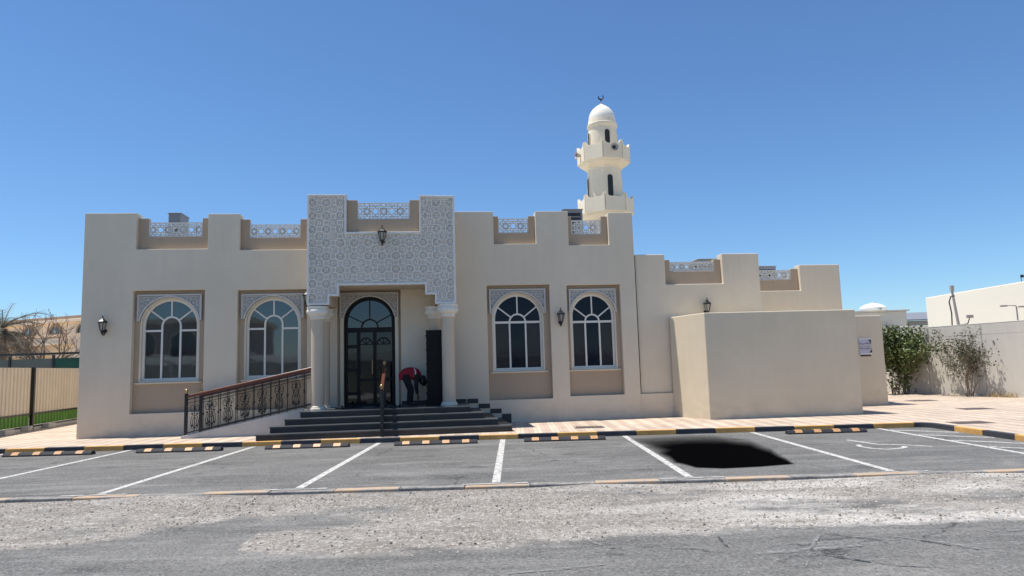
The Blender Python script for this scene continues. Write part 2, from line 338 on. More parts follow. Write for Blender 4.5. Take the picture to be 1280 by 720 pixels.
def paver_mat():
    m = bpy.data.materials.new("striped_pavers"); t = nt(m); N = t.nodes; L = t.links
    b = N["Principled BSDF"]; b.inputs["Roughness"].default_value = 0.9
    tc = N.new("ShaderNodeTexCoord")
    mp = N.new("ShaderNodeMapping"); mp.inputs["Rotation"].default_value = (0, 0, R(90)); L.new(tc.outputs["Object"], mp.inputs[0])
    br = N.new("ShaderNodeTexBrick"); br.inputs["Scale"].default_value = 1.0
    br.inputs["Brick Width"].default_value = 0.2; br.inputs["Row Height"].default_value = 0.1; br.inputs["Mortar Size"].default_value = 0.004
    br.inputs["Color1"].default_value = (0.9, 0.9, 0.9, 1); br.inputs["Color2"].default_value = (1.08, 1.08, 1.08, 1); br.inputs["Mortar"].default_value = (0.6, 0.58, 0.56, 1)
    L.new(mp.outputs[0], br.inputs["Vector"])
    sx = N.new("ShaderNodeSeparateXYZ"); L.new(tc.outputs["Object"], sx.inputs[0])
    md = N.new("ShaderNodeMath"); md.operation = 'FLOORED_MODULO'; L.new(sx.outputs[0], md.inputs[0]); md.inputs[1].default_value = 0.4
    gt = N.new("ShaderNodeMath"); gt.operation = 'GREATER_THAN'; L.new(md.outputs[0], gt.inputs[0]); gt.inputs[1].default_value = 0.2
    mx = N.new("ShaderNodeMix"); mx.data_type = 'RGBA'; L.new(gt.outputs[0], mx.inputs["Factor"])
    mx.inputs["A"].default_value = (0.60, 0.50, 0.385, 1); mx.inputs["B"].default_value = (0.51, 0.385, 0.30, 1)
    n = N.new("ShaderNodeTexNoise"); n.inputs["Scale"].default_value = 0.8; n.inputs["Detail"].default_value = 6; L.new(tc.outputs["Object"], n.inputs["Vector"])
    mr = N.new("ShaderNodeMapRange"); mr.inputs["From Min"].default_value = 0.3; mr.inputs["From Max"].default_value = 0.7; mr.inputs["To Min"].default_value = 0.82; mr.inputs["To Max"].default_value = 1.12
    L.new(n.outputs["Fac"], mr.inputs["Value"])
    m1 = N.new("ShaderNodeMix"); m1.data_type = 'RGBA'; m1.blend_type = 'MULTIPLY'; m1.inputs["Factor"].default_value = 1.0
    L.new(mx.outputs["Result"], m1.inputs["A"]); L.new(br.outputs["Color"], m1.inputs["B"])
    vm = N.new("ShaderNodeVectorMath"); vm.operation = 'SCALE'; L.new(m1.outputs["Result"], vm.inputs[0]); L.new(mr.outputs[0], vm.inputs["Scale"])
    n2 = N.new("ShaderNodeTexNoise"); n2.inputs["Scale"].default_value = 1.7; n2.inputs["Detail"].default_value = 7; L.new(tc.outputs["Object"], n2.inputs["Vector"])
    mr2 = N.new("ShaderNodeMapRange"); mr2.inputs["From Min"].default_value = 0.45; mr2.inputs["From Max"].default_value = 0.75; mr2.inputs["To Max"].default_value = 0.4
    L.new(n2.outputs["Fac"], mr2.inputs["Value"])
    m2 = N.new("ShaderNodeMix"); m2.data_type = 'RGBA'; m2.inputs["B"].default_value = (0.54, 0.45, 0.35, 1)
    L.new(mr2.outputs[0], m2.inputs["Factor"]); L.new(vm.outputs[0], m2.inputs["A"]); L.new(m2.outputs["Result"], b.inputs["Base Color"])
    bp = N.new("ShaderNodeBump"); bp.inputs["Strength"].default_value = 0.4; bp.inputs["Distance"].default_value = 0.01
    iv = N.new("ShaderNodeMath"); iv.operation = 'SUBTRACT'; iv.inputs[0].default_value = 1.0; L.new(br.outputs["Fac"], iv.inputs[1])
    L.new(iv.outputs[0], bp.inputs["Height"]); L.new(bp.outputs[0], b.inputs["Normal"])
    return m
M_['paver'] = paver_mat()
M_['sand'] = mat("sandy_ground", (0.42, 0.36, 0.28), 0.95, 0.12, 0.3, 0.3, 20)
M_['lawn'] = mat("lawn_soil", (0.07, 0.12, 0.025), 0.95, 0.25, 3)

# ------------------------------------------------------------------ mesh helpers
class MB:
    def __init__(s): s.v = []; s.f = []
    def add(s, v, f):
        o = len(s.v); s.v += [tuple(x) for x in v]; s.f += [tuple(i + o for i in q) for q in f]; return s
    def box(s, x0, x1, y0, y1, z0, z1):
        return s.add([(x0, y0, z0), (x1, y0, z0), (x1, y1, z0), (x0, y1, z0), (x0, y0, z1), (x1, y0, z1), (x1, y1, z1), (x0, y1, z1)],
                     [(0, 3, 2, 1), (4, 5, 6, 7), (0, 1, 5, 4), (1, 2, 6, 5), (2, 3, 7, 6), (3, 0, 4, 7)])
    def prism(s, poly, y0, y1):            # polygon in (x, z) pushed through y
        n = len(poly)
        v = [(x, y0, z) for x, z in poly] + [(x, y1, z) for x, z in poly]
        return s.add(v, [tuple(range(n)), tuple(range(2 * n - 1, n - 1, -1))] + [(i, i + n, (i + 1) % n + n, (i + 1) % n) for i in range(n)])
    def slab(s, poly, z0, z1):             # polygon in (x, y) raised through z
        n = len(poly)
        v = [(x, y, z0) for x, y in poly] + [(x, y, z1) for x, y in poly]
        return s.add(v, [tuple(range(n - 1, -1, -1)), tuple(range(n, 2 * n))] + [(i, (i + 1) % n, (i + 1) % n + n, i + n) for i in range(n)])
    def sheet(s, poly, z):
        return s.add([(x, y, z) for x, y in poly], [tuple(range(len(poly)))])
    def ring(s, A, B, y0, y1, closed=True):  # band between two (x, z) outlines
        n = len(A)
        v = [(x, y0, z) for x, z in A] + [(x, y0, z) for x, z in B] + [(x, y1, z) for x, z in A] + [(x, y1, z) for x, z in B]
        f = []
        for i in range(n if closed else n - 1):
            j = (i + 1) % n
            f += [(i, j, n + j, n + i), (n + i, n + j, 3 * n + j, 3 * n + i), (i, 2 * n + i, 2 * n + j, j), (2 * n + i, 3 * n + i, 3 * n + j, 2 * n + j)]
        if not closed:
            f += [(0, n, 3 * n, 2 * n), (n - 1, 3 * n - 1, 4 * n - 1, 2 * n - 1)]
        return s.add(v, f)
    def bar(s, p, q, w, y0, y1):           # straight bar in the (x, z) plane
        d = Vector((q[0] - p[0], q[1] - p[1])); d.normalize(); n = Vector((-d.y, d.x)) * w / 2
        return s.prism([(p[0] - n.x, p[1] - n.y), (q[0] - n.x, q[1] - n.y), (q[0] + n.x, q[1] + n.y), (p[0] + n.x, p[1] + n.y)], y0, y1)
    def tube(s, pts, rad, seg=8, caps=True, ell=1.0):
        pts = [Vector(p) for p in pts]; n = len(pts)
        if not hasattr(rad, '__len__'): rad = [rad] * n
        v = []; f = []
        prev = None
        for i, p in enumerate(pts):
            t = (pts[min(i + 1, n - 1)] - pts[max(i - 1, 0)])
            if t.length < 1e-9: t = Vector((0, 0, 1))
            t.normalize()
            if prev is None:
                a = Vector((0, 0, 1)) if abs(t.z) < 0.9 else Vector((1, 0, 0))
                x = t.cross(a).normalized()
            else:
                x = (prev - t * prev.dot(t))
                x = x.normalized() if x.length > 1e-6 else t.orthogonal().normalized()
            prev = x; y = t.cross(x)
            for k in range(seg):
                a = 2 * math.pi * k / seg
                v.append(p + (x * math.cos(a) + y * math.sin(a) * ell) * rad[i])
        for i in range(n - 1):
            for k in range(seg):
                k2 = (k + 1) % seg
                f.append((i * seg + k, i * seg + k2, (i + 1) * seg + k2, (i + 1) * seg + k))
        if caps:
            f.append(tuple(range(seg - 1, -1, -1))); f.append(tuple(range((n - 1) * seg, n * seg)))
        return s.add(v, f)
    def lathe(s, prof, c=(0, 0), seg=32, rot=0.0):  # profile [(r, z)] round a vertical axis
        v = []; f = []; n = len(prof)
        for r, z in prof:
            for k in range(seg):
                a = 2 * math.pi * k / seg + rot
                v.append((c[0] + r * math.cos(a), c[1] + r * math.sin(a), z))
        for i in range(n - 1):
            for k in range(seg):
                k2 = (k + 1) % seg
                f.append((i * seg + k, i * seg + k2, (i + 1) * seg + k2, (i + 1) * seg + k))
        f.append(tuple(range(seg - 1, -1, -1))); f.append(tuple(range((n - 1) * seg, n * seg)))
        return s.add(v, f)
    def ball(s, c, r, seg=12):
        pr = [(max(1e-4, r * math.sin(math.pi * i / 8)), c[2] - r * math.cos(math.pi * i / 8)) for i in range(9)]
        return s.lathe(pr, (c[0], c[1]), seg)
    def cells(s, xs, zs, fill, y0, y1):    # a wall made of a grid of filled cells, one connected solid
        xs = sorted(set(round(x, 4) for x in xs)); zs = sorted(set(round(z, 4) for z in zs))
        nx, nz = len(xs) - 1, len(zs) - 1
        F = [[fill((xs[i] + xs[i + 1]) / 2, (zs[j] + zs[j + 1]) / 2) for j in range(nz)] for i in range(nx)]
        idx = {}; v = []; f = []
        def V(i, j, k):
            if (i, j, k) not in idx:
                idx[(i, j, k)] = len(v); v.append((xs[i], (y0, y1)[k], zs[j]))
            return idx[(i, j, k)]
        g = lambda i, j: 0 <= i < nx and 0 <= j < nz and F[i][j]
        for i in range(nx):
            for j in range(nz):
                if not F[i][j]: continue
                f.append((V(i, j, 0), V(i + 1, j, 0), V(i + 1, j + 1, 0), V(i, j + 1, 0)))
                f.append((V(i, j, 1), V(i, j + 1, 1), V(i + 1, j + 1, 1), V(i + 1, j, 1)))
                if not g(i - 1, j): f.append((V(i, j, 0), V(i, j + 1, 0), V(i, j + 1, 1), V(i, j, 1)))
                if not g(i + 1, j): f.append((V(i + 1, j, 0), V(i + 1, j, 1), V(i + 1, j + 1, 1), V(i + 1, j + 1, 0)))
                if not g(i, j - 1): f.append((V(i, j, 0), V(i, j, 1), V(i + 1, j, 1), V(i + 1, j, 0)))
                if not g(i, j + 1): f.append((V(i, j + 1, 0), V(i + 1, j + 1, 0), V(i + 1, j + 1, 1), V(i, j + 1, 1)))
        return s.add(v, f)
    def build(s, name, material, parent=None, smooth=False, bevel=0.0, fix=True, sharp=40, seg=2):
        me = bpy.data.meshes.new(name)
        me.from_pydata(s.v, [], s.f)
        if fix:
            bm = bmesh.new(); bm.from_mesh(me); bmesh.ops.recalc_face_normals(bm, faces=bm.faces); bm.to_mesh(me); bm.free()
        if smooth:
            me.polygons.foreach_set('use_smooth', [True] * len(me.polygons))
            try: me.set_sharp_from_angle(angle=R(sharp))
            except Exception: pass
        me.materials.append(M_[material] if isinstance(material, str) else material)
        o = bpy.data.objects.new(name, me); COL.objects.link(o)
        if parent is not None: o.parent = parent
        if bevel:
            b = o.modifiers.new("bevel", 'BEVEL'); b.width = bevel; b.segments = seg; b.limit_method = 'ANGLE'; b.angle_limit = R(35)
        return o

def tag(o, label=None, cat=None, group=None, kind=None):
    if label: o['label'] = label
    if cat: o['category'] = cat
    if group: o['group'] = group
    if kind: o['kind'] = kind
    return o
def thing(name, label, cat, loc=(0, 0, 0), rz=0.0, group=None):
    o = bpy.data.objects.new(name, None); COL.objects.link(o)
    o.empty_display_size = 0.2
    o.location = loc; o.rotation_euler = (0, 0, rz)
    return tag(o, label, cat, group)
def copy_tree(o, parent=None):
    c = o.copy(); COL.objects.link(c)
    if parent is not None: c.parent = parent
    for ch in list(o.children): copy_tree(ch, c)
    return c
def share(src, name, loc, parent, rot=None):    # another piece of the same mesh
    c = src.copy(); COL.objects.link(c); c.name = name; c.location = loc; c.parent = parent
    if rot: c.rotation_euler = rot
    return c
def arc(c, zc, r, a0, a1, n):
    return [(c + r * math.cos(a0 + (a1 - a0) * i / n), zc + r * math.sin(a0 + (a1 - a0) * i / n)) for i in range(n + 1)]

YAW = R(6.36)
P0 = Vector((-11.05, 17.75, 0))
cu, su = math.cos(YAW), math.sin(YAW)
def FW(u, w, z=0.0): return Vector((P0.x + u * cu - w * su, P0.y + u * su + w * cu, z))   # front-wall frame to world
SW = 0.10                                                                               # pavement height

# ================================================================== SETTING
tag(MB().sheet([(-2500, -2500), (2500, -2500), (2500, 2500), (-2500, 2500)], -0.12).build("ground", 'sand', fix=False), kind='structure')

def vnoise(x, y, f, seed=0, octv=4):
    out = np.zeros_like(x); a = 1.0; tot = 0
    for o in range(octv):
        r = np.random.default_rng(seed + o); tab = r.random((64, 64))
        xf = x * f + 100; yf = y * f + 100
        xi = np.floor(xf).astype(int); yi = np.floor(yf).astype(int); tx = xf - xi; ty = yf - yi
        tx = tx * tx * (3 - 2 * tx); ty = ty * ty * (3 - 2 * ty)
        g = lambda i, j: tab[i % 64, j % 64]
        out += a * (g(xi, yi) * (1 - tx) * (1 - ty) + g(xi + 1, yi) * tx * (1 - ty) + g(xi, yi + 1) * (1 - tx) * ty + g(xi + 1, yi + 1) * tx * ty)
        tot += a; a *= 0.55; f *= 2.0
    return out / tot

EDGE_X = [-60, -9, -4.9, -4.3, -3.7, -3.2, -2.75, -2.62, -2.2, -1.5, -0.07, 0.8, 1.7, 3.2, 5, 9, 60]
EDGE_Y = [6.6, 6.7, 7.0, 7.15, 7.6, 8.25, 7.9, 6.7, 6.45, 6.4, 6.62, 6.72, 6.9, 7.0, 7.02, 7.1, 7.1]
def gravel_mask(x, y):
    e = np.interp(x, EDGE_X, EDGE_Y) + (vnoise(x, y, 1.7, 3) - 0.5) * 0.35
    m = np.clip((y - e) / 0.30 + 0.5, 0, 1)
    # a tongue of smoother asphalt creeping in from the left and worn bald spots
    m *= 1 - 0.55 * np.clip((vnoise(x * 0.6, y * 1.6, 0.9, 20) - 0.50) / 0.2, 0, 1)
    tongue = np.exp(-((y - (7.55 + 0.16 * (x + 3.4))) / 0.33) ** 2) * np.clip((-1.4 - x) / 0.8, 0, 1) * np.clip((x + 4.2) / 0.8, 0, 1)
    m *= 1 - np.clip(tongue * 1.3, 0, 1)
    return m
def dust_mask(x, y):      # pale fines washed over the strip, thickest on the right
    return np.clip((x + 0.2) / 4.0, 0.04, 0.85) * np.clip((vnoise(x * 0.6, y * 2.2, 1.2, 90) - 0.42) / 0.22, 0, 1)
def road_height(x, y):
    g = gravel_mask(x, y)
    drift = np.minimum(0.042, 0.042 * np.exp(-((x + 4.7) / 0.9) ** 2) + 0.03 * np.exp(-((x - 5.6) / 1.1) ** 2) + 0.026 * np.exp(-((x - 1.0) / 0.5) ** 2)) * np.clip((y - 9.15) / 0.4, 0, 1)
    return -0.032 + drift + g * (0.006 + 0.035 * (vnoise(x, y, 1.1, 40) - 0.35)) * np.clip((9.55 - y) / 0.4, 0, 1) + (1 - g) * 0.006 * (vnoise(x, y, 0.6, 60) - 0.5) * np.clip((9.55 - y) / 0.4, 0, 1)

def grid_sheet(name, xs, ys, zfun, material, attr=None):
    X, Y = np.meshgrid(xs, ys, indexing='ij'); Z = zfun(X, Y)
    nx, ny = X.shape
    v = np.stack([X, Y, Z], -1).reshape(-1, 3)
    i = (np.arange(nx - 1)[:, None] * ny + np.arange(ny - 1)[None, :]).ravel()
    f = np.stack([i, i + ny, i + ny + 1, i + 1], -1)
    me = bpy.data.meshes.new(name); me.from_pydata(v.tolist(), [], f.tolist())
    for an, af in (attr or []):
        a = me.attributes.new(an, 'FLOAT', 'POINT'); a.data.foreach_set('value', af(X, Y).ravel().astype(np.float32))
    me.polygons.foreach_set('use_smooth', [True] * len(me.polygons))
    me.materials.append(M_[material]); o = bpy.data.objects.new(name, me); COL.objects.link(o)
    return tag(o, kind='structure')
xs = np.concatenate([np.linspace(-60, -8.2, 60), np.arange(-8, 8.001, 0.05), np.linspace(8.2, 60, 60)])
ys = np.concatenate([np.linspace(-14, 4.2, 40), np.arange(4.3, 9.62, 0.05), [9.625]])
grid_sheet("road", xs, ys, road_height, 'road', [("gravel", gravel_mask), ("dust", dust_mask)])
tag(MB().sheet([(-40, 9.8), (9.08, 9.8), (9.08, 15.71), (-40, 15.71)], 0.0).build("parking_bay_asphalt", 'parking', fix=False), kind='structure')
tag(MB().sheet([(9.08, 9.63), (60, 9.63), (60, 9.8), (9.08, 9.8)], 0.0).build("verge", 'sand', fix=False), kind='structure')
# paved forecourt: behind the parking kerb and down the right-hand side
pv = MB()
pv.slab([(-40, 15.82), (8.9, 15.82), (9.18, 15.6), (9.18, 9.8), (40, 9.8), (40, 45), (-40, 45)], -0.1, SW)
tag(pv.build("pavement", 'paver'), kind='structure')

tag(MB().slab([(-60, -14), (60, -14), (60, -2.5), (-60, -2.5)], -0.1, 0.05).build("added_bounce_apron", 'concrete', fix=False), kind='structure')  # unseen pale slab behind the camera, added to bounce light onto the front wall
# loose stones on the broken strip
def gravel_stones(name, n, box, material, size, keep):
    x = nrng.uniform(box[0], box[1], n); y = box[2] + (box[3] - box[2]) * nrng.random(n)
    k = keep(x, y) > nrng.random(n); x = x[k]; y = y[k]; n = len(x)
    z = road_height(x, y)
    s = size[0] + (size[1] - size[0]) * nrng.random(n) ** 3.2
    base = np.array([(1, 0, 0), (0, 1, 0), (-1, 0, 0), (0, -1, 0), (0, 0, 1)], float)
    jit = base[None] * nrng.uniform(0.65, 1.25, (n, 5, 1)) + nrng.normal(0, 0.14, (n, 5, 3))
    a = nrng.uniform(0, 6.28, n); ca, sa = np.cos(a), np.sin(a)
    vx = jit[..., 0] * ca[:, None] - jit[..., 1] * sa[:, None]; vy = jit[..., 0] * sa[:, None] + jit[..., 1] * ca[:, None]
    hz = nrng.uniform(0.45, 0.95, n)
    V = np.stack([x[:, None] + vx * s[:, None], y[:, None] + vy * s[:, None], z[:, None] + np.maximum(jit[..., 2] * hz[:, None], -0.3) * s[:, None]], -1).reshape(-1, 3)
    o = (np.arange(n) * 5)[:, None, None]
    Fc = (np.array([(0, 1, 4), (1, 2, 4), (2, 3, 4), (3, 0, 4)])[None] + o).reshape(-1, 3)
    me = bpy.data.meshes.new(name); me.from_pydata(V.tolist(), [], Fc.tolist()); me.materials.append(M_[material])
    ob = bpy.data.objects.new(name, me); COL.objects.link(ob)
    return tag(ob, kind='stuff')
gravel_stones("gravel", 62000, (-8, 8.5, 6.2, 9.6), 'stone', (0.0035, 0.021), lambda x, y: gravel_mask(x, y) * np.clip(vnoise(x, y, 1.3, 9) * 2.2 - 0.45, 0.06, 1))
gravel_stones("gravel_crumbs", 5500, (-8, 8.5, 6.2, 9.6), 'asphalt_crumb', (0.004, 0.022), lambda x, y: gravel_mask(x, y) * np.clip(vnoise(x, y, 1.1, 77) * 2.4 - 0.8, 0, 1))
gravel_stones("loose_chippings", 900, (-8, 8.5, 4.6, 7.2), 'stone', (0.003, 0.012), lambda x, y: (1 - gravel_mask(x, y)) * 0.8)

# painted bay lines
def strip(pts, w, z=0.004):
    mb = MB(); P = [Vector((p[0], p[1], 0)) for p in pts]; v = []
    for i, p in enumerate(P):
        t = (P[min(i + 1, len(P) - 1)] - P[max(i - 1, 0)]).normalized(); n = Vector((-t.y, t.x, 0))
        ww = w[i] if hasattr(w, '__len__') else w
        v += [(p.x + n.x * ww / 2, p.y + n.y * ww / 2, z), (p.x - n.x * ww / 2, p.y - n.y * ww / 2, z)]
    mb.add(v, [(2 * i, 2 * i + 1, 2 * i + 3, 2 * i + 2) for i in range(len(P) - 1)])
    return mb
for x in (-14.05, -11.3, -8.54, -5.80, -3.04, -0.30, 2.39, 5.20, 8.00):
    tag(strip([(x, 9.92), (x, 15.66)], 0.115).build("bay_line", 'line', fix=False), kind='structure')
for x in (-5.8, -3.04, -0.30, 2.39, 5.2):
    tag(strip([(x - 0.46, 9.76), (x + 0.44, 9.76)], 0.07, 0.019).build("bay_line_foot", 'line_worn', fix=False), kind='structure')
for k in range(4):
    y = 15.3 - k * 1.05
    tag(strip([(8.06, y), (9.02, y - 0.85)], 0.11).build("hatch_line", 'line', fix=False), kind='structure')
wc = MB()
for pts in ([(6.39, 13.72), (6.47, 13.3), (6.56, 12.92), (6.98, 12.69), (7.24, 12.38)],
            [(6.21, 12.93), (6.12, 12.64), (6.19, 12.34), (6.36, 12.19), (6.6, 12.25), (6.76, 12.38), (6.84, 12.55)]):
    s_ = strip(pts, 0.085); wc.add(s_.v, s_.f)
tag(wc.build("disabled_bay_symbol", 'line', fix=False), kind='structure')

# black patch painted as a car's leftover shadow in the bay right of the centre
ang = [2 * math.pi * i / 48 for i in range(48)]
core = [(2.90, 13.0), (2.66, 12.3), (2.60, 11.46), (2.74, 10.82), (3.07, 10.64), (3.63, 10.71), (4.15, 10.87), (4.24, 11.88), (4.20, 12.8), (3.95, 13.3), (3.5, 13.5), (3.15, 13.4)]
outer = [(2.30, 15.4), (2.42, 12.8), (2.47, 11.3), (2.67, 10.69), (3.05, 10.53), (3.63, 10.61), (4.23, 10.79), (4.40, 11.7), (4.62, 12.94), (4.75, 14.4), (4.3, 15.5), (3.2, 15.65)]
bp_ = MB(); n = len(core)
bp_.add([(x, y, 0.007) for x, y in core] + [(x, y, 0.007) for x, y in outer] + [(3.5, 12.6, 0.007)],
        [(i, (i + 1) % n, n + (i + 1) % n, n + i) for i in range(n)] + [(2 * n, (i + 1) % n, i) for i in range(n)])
po = bp_.build("car_shadow_patch", 'car_shadow', fix=False)
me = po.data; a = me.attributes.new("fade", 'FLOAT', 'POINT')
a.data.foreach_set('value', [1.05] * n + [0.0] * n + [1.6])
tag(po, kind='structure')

# scuffs on the road
def scuff(pts, w, material='scuff', z=-0.024, name="tyre_scuff"):
    tag(strip(pts, w, z).build(name, material, fix=False), kind='structure')
scuff([(2.96, 6.98), (2.8, 6.7), (2.62, 6.4), (2.49, 6.16), (2.24, 5.67)], [0.01, 0.03, 0.035, 0.03, 0.015])
scuff([(2.0, 6.08), (2.48, 6.16), (2.96, 6.25)], [0.07, 0.09, 0.05])
for dy in (0, 0.1, 0.19):
    scuff([(3.34 + dy, 6.56 - dy), (3.64 + dy * .6, 6.3 - dy), (3.95, 6.05 - dy * .6)], [0.02, 0.045, 0.015])
for k in range(5):
    scuff([(2.4 + 0.05 * k, 6.12 - 0.05 * k), (2.68 + 0.06 * k, 5.83 - 0.045 * k), (2.98 + 0.08 * k, 5.66 - 0.03 * k)], [0.012, 0.03, 0.01])
scuff([(4.3, 6.6), (4.64, 6.62), (5.2, 6.66)], 0.06)
scuff([(0.55, 6.8), (0.75, 6.5)], 0.05); scuff([(-0.1, 5.72), (0.3, 5.8), (0.7, 5.9)], [0.02, 0.06, 0.02])
scuff([(1.85, 6.7), (1.83, 6.5), (1.82, 6.3)], [0.02, 0.035, 0.03], 'scuff_dark')
scuff([(0.73, 6.21), (0.9, 6.2)], 0.05, 'scuff_dark'); scuff([(0.79, 6.39), (0.9, 6.38)], 0.03, 'scuff_dark')

# ================================================================== KERBS (each painted stone a part)
def kerb_stone(name, x0, x1, y0, y1, z0, z1, material, parent):
    c = ((x0 + x1) / 2, (y0 + y1) / 2, 0)
    mb = MB().box(x0 - c[0], x1 - c[0], y0 - c[1], y1 - c[1], z0, z1)
    o = mb.build(name, material, parent, bevel=0.012)
    o.location = (c[0], c[1], rng.uniform(-0.004, 0.004)); o.rotation_euler = (0, 0, rng.uniform(-0.004, 0.004))
    return o
kb = thing("parking_kerb", "black and yellow striped raised kerb between parking bays and paved forecourt", "kerb", (0, 0, 0))
L0 = 0.877; x = -10.48 - L0 * 8; k = 0
while x < 8.0:
    kerb_stone("kerb_stone", x + 0.004, min(x + L0, 8.86) - 0.004, 15.71, 15.83, -0.08, 0.105, 'kerb_yellow' if k % 2 == 1 else 'kerb_black', kb)
    x += L0; k += 1
kerb_stone("kerb_stone", x + 0.004, 8.83, 15.71, 15.83, -0.08, 0.105, 'kerb_yellow', kb)
# rounded corner piece and the run towards the road
cor = MB()
pa = arc(8.83, 15.455, 0.255, R(90), R(0), 6); pb = arc(8.83, 15.455, 0.375, R(90), R(0), 6)
cor.slab(pa + [(9.085, 14.72), (9.205, 14.72)] + pb[::-1], -0.08, 0.105)
cor.build("kerb_corner_stone", 'kerb_black', kb, bevel=0.012)
y = 14.712; k = 0
while y > 10.2:
    kerb_stone("kerb_stone", 9.085, 9.205, y - 0.872, y, -0.08, 0.105, 'kerb_yellow' if k % 2 == 0 else 'kerb_black', kb)
    y -= 0.88; k += 1
fk = thing("flush_kerb", "worn yellow and black flush kerb between parking bays and broken gravel strip", "kerb", (0, 0, 0))
x = -1.6 - 0.884 * 15; k = 1
while x < 14:
    kerb_stone("kerb_stone", x + 0.004, x + 0.88, 9.625, 9.795, -0.12, 0.010, 'flush_yellow' if k % 2 == 1 else 'flush_black', fk)
    x += 0.884; k += 1

# wheel stops
ws = None
WS = [(-10.9, -9.0, "rubber wheel stop leftmost in the row, in front of the metal fence and building corner"),
      (-8.07, -6.26, "rubber wheel stop below the far left arched window, second of the row from the fence"),
      (-5.33, -3.56, "rubber wheel stop in front of the left half of the black steps"),
      (-2.59, -0.83, "rubber wheel stop in front of the right half of the black steps"),
      (0.16, 1.89, "rubber wheel stop just left of the bay with the black patch"),
      (5.75, 7.43, "rubber wheel stop in the bay with the wheelchair symbol, rightmost of the row")]
for i, (x0, x1, lab) in enumerate(WS):
    w = thing("wheel_stop", lab, "wheel stop", ((x0 + x1) / 2, 15.08, 0), rng.uniform(-0.02, 0.02), "rubber wheel stops along the kerb")
    hl = (x1 - x0) / 2
    prof = [(-0.095, 0.0), (-0.09, 0.03), (-0.04, 0.08), (0.04, 0.08), (0.09, 0.03), (0.095, 0.0)]
    body = MB(); n = len(prof)
    v = [(-hl, py, pz) for py, pz in prof] + [(-hl + 0.0, py, pz) for py, pz in prof] + [(hl, py, pz) for py, pz in prof]
    body.add([(-hl, py, pz) for py, pz in prof] + [(hl, py, pz) for py, pz in prof], [tuple(range(n)), tuple(range(2 * n - 1, n - 1, -1))] + [(i2, i2 + n, (i2 + 1) % n + n, (i2 + 1) % n) for i2 in range(n)])
    body.build("body", 'rubber', w, bevel=0.012)
    for q in (-0.72, -0.24, 0.24, 0.72):
        pt = MB(); pw = 0.075
        pp = [(-0.0935, 0.0335), (-0.0415, 0.0838), (0.0415, 0.0838), (0.06, 0.0656)]
        V = [(q * hl - pw, a_, b_) for a_, b_ in pp] + [(q * hl + pw, a_, b_) for a_, b_ in pp]
        V += [(xx, yy + 0.004, zz - 0.008) for xx, yy, zz in V]
        m_ = len(pp); Fq = []
        for j in range(m_ - 1): Fq += [(j, j + m_, j + 1 + m_, j + 1), (2 * m_ + j, 2 * m_ + j + 1, 3 * m_ + j + 1, 3 * m_ + j)]
        Fq += [(0, 2 * m_, 3 * m_, m_), (m_ - 1, 2 * m_ - 1, 4 * m_ - 1, 3 * m_ - 1)] + [(j, j + 1, 2 * m_ + j + 1, 2 * m_ + j) for j in range(m_ - 1)] + [(m_ + j, 3 * m_ + j, 3 * m_ + j + 1, m_ + j + 1) for j in range(m_ - 1)]
        pt.add(V, Fq); pt.build("reflective_patch", 'amber', w)

# manhole covers
for (x, y, hx, hy, lab) in [(1.75, 16.95, 0.36, 0.28, "flat dark drain cover in the paving below the right pair of arched windows"),
                            (13.31, 23.11, 0.42, 0.34, "dark manhole cover in the paving nearest the boundary wall bushes"),
                            (12.44, 19.13, 0.42, 0.32, "dark manhole cover in the striped paving, middle one right of the building"),
                            (9.87, 15.41, 0.42, 0.30, "dark manhole cover just behind the turn of the striped kerb")]:
    t_ = thing("manhole_cover", lab, "manhole cover", (x, y, SW), rng.uniform(-0.05, 0.05), "covers set in the paving")
    MB().ring([(-hx, -hy), (hx, -hy), (hx, hy), (-hx, hy)], [(-hx + .04, -hy + .04), (hx - .04, -hy + .04), (hx - .04, hy - .04), (-hx + .04, hy - .04)], 0, 0.01).build("rim", 'pole', t_).rotation_euler = (R(-90), 0, 0)
    c_ = MB().box(-hx + 0.045, hx - 0.045, -hy + 0.045, hy - 0.045, -0.02, 0.006); c_.build("lid", 'manhole', t_)

# ================================================================== girih patterns
def girih(T):
    """Line segments of one square tile: an eight-pointed star, its ring, and links to the neighbours."""
    S = []; c = T / 2; Rr = T * 0.47
    P = [(c + Rr * math.cos(R(22.5 + 45 * k)), c + Rr * math.sin(R(22.5 + 45 * k))) for k in range(8)]
    for k in range(8): S.append((P[k], P[(k + 3) % 8]))
    r2 = T * 0.155
    Q = [(c + r2 * math.cos(R(45 * k)), c + r2 * math.sin(R(45 * k))) for k in range(8)]
    for k in range(8): S.append((Q[k], Q[(k + 1) % 8]))
    for cx, cz in ((0, 0), (T, 0), (0, T), (T, T)):
        sx, sz = (1 if cx == 0 else -1), (1 if cz == 0 else -1)
        S.append(((cx + sx * T * 0.13, cz), (cx, cz + sz * T * 0.13)))
    for k in range(8):
        e = ((0, P[k][1]) if P[k][0] < c else (T, P[k][1])) if k in (0, 3, 4, 7) else ((P[k][0], 0) if P[k][1] < c else (P[k][0], T))
        S.append((P[k], e))
    return S
def inside(p, poly):
    x, z = p; r = False; n = len(poly); j = n - 1
    for i in range(n):
        xi, zi = poly[i]; xj, zj = poly[j]
        if (zi > z) != (zj > z) and x < (xj - xi) * (z - zi) / (zj - zi) + xi: r = not r
        j = i
    return r
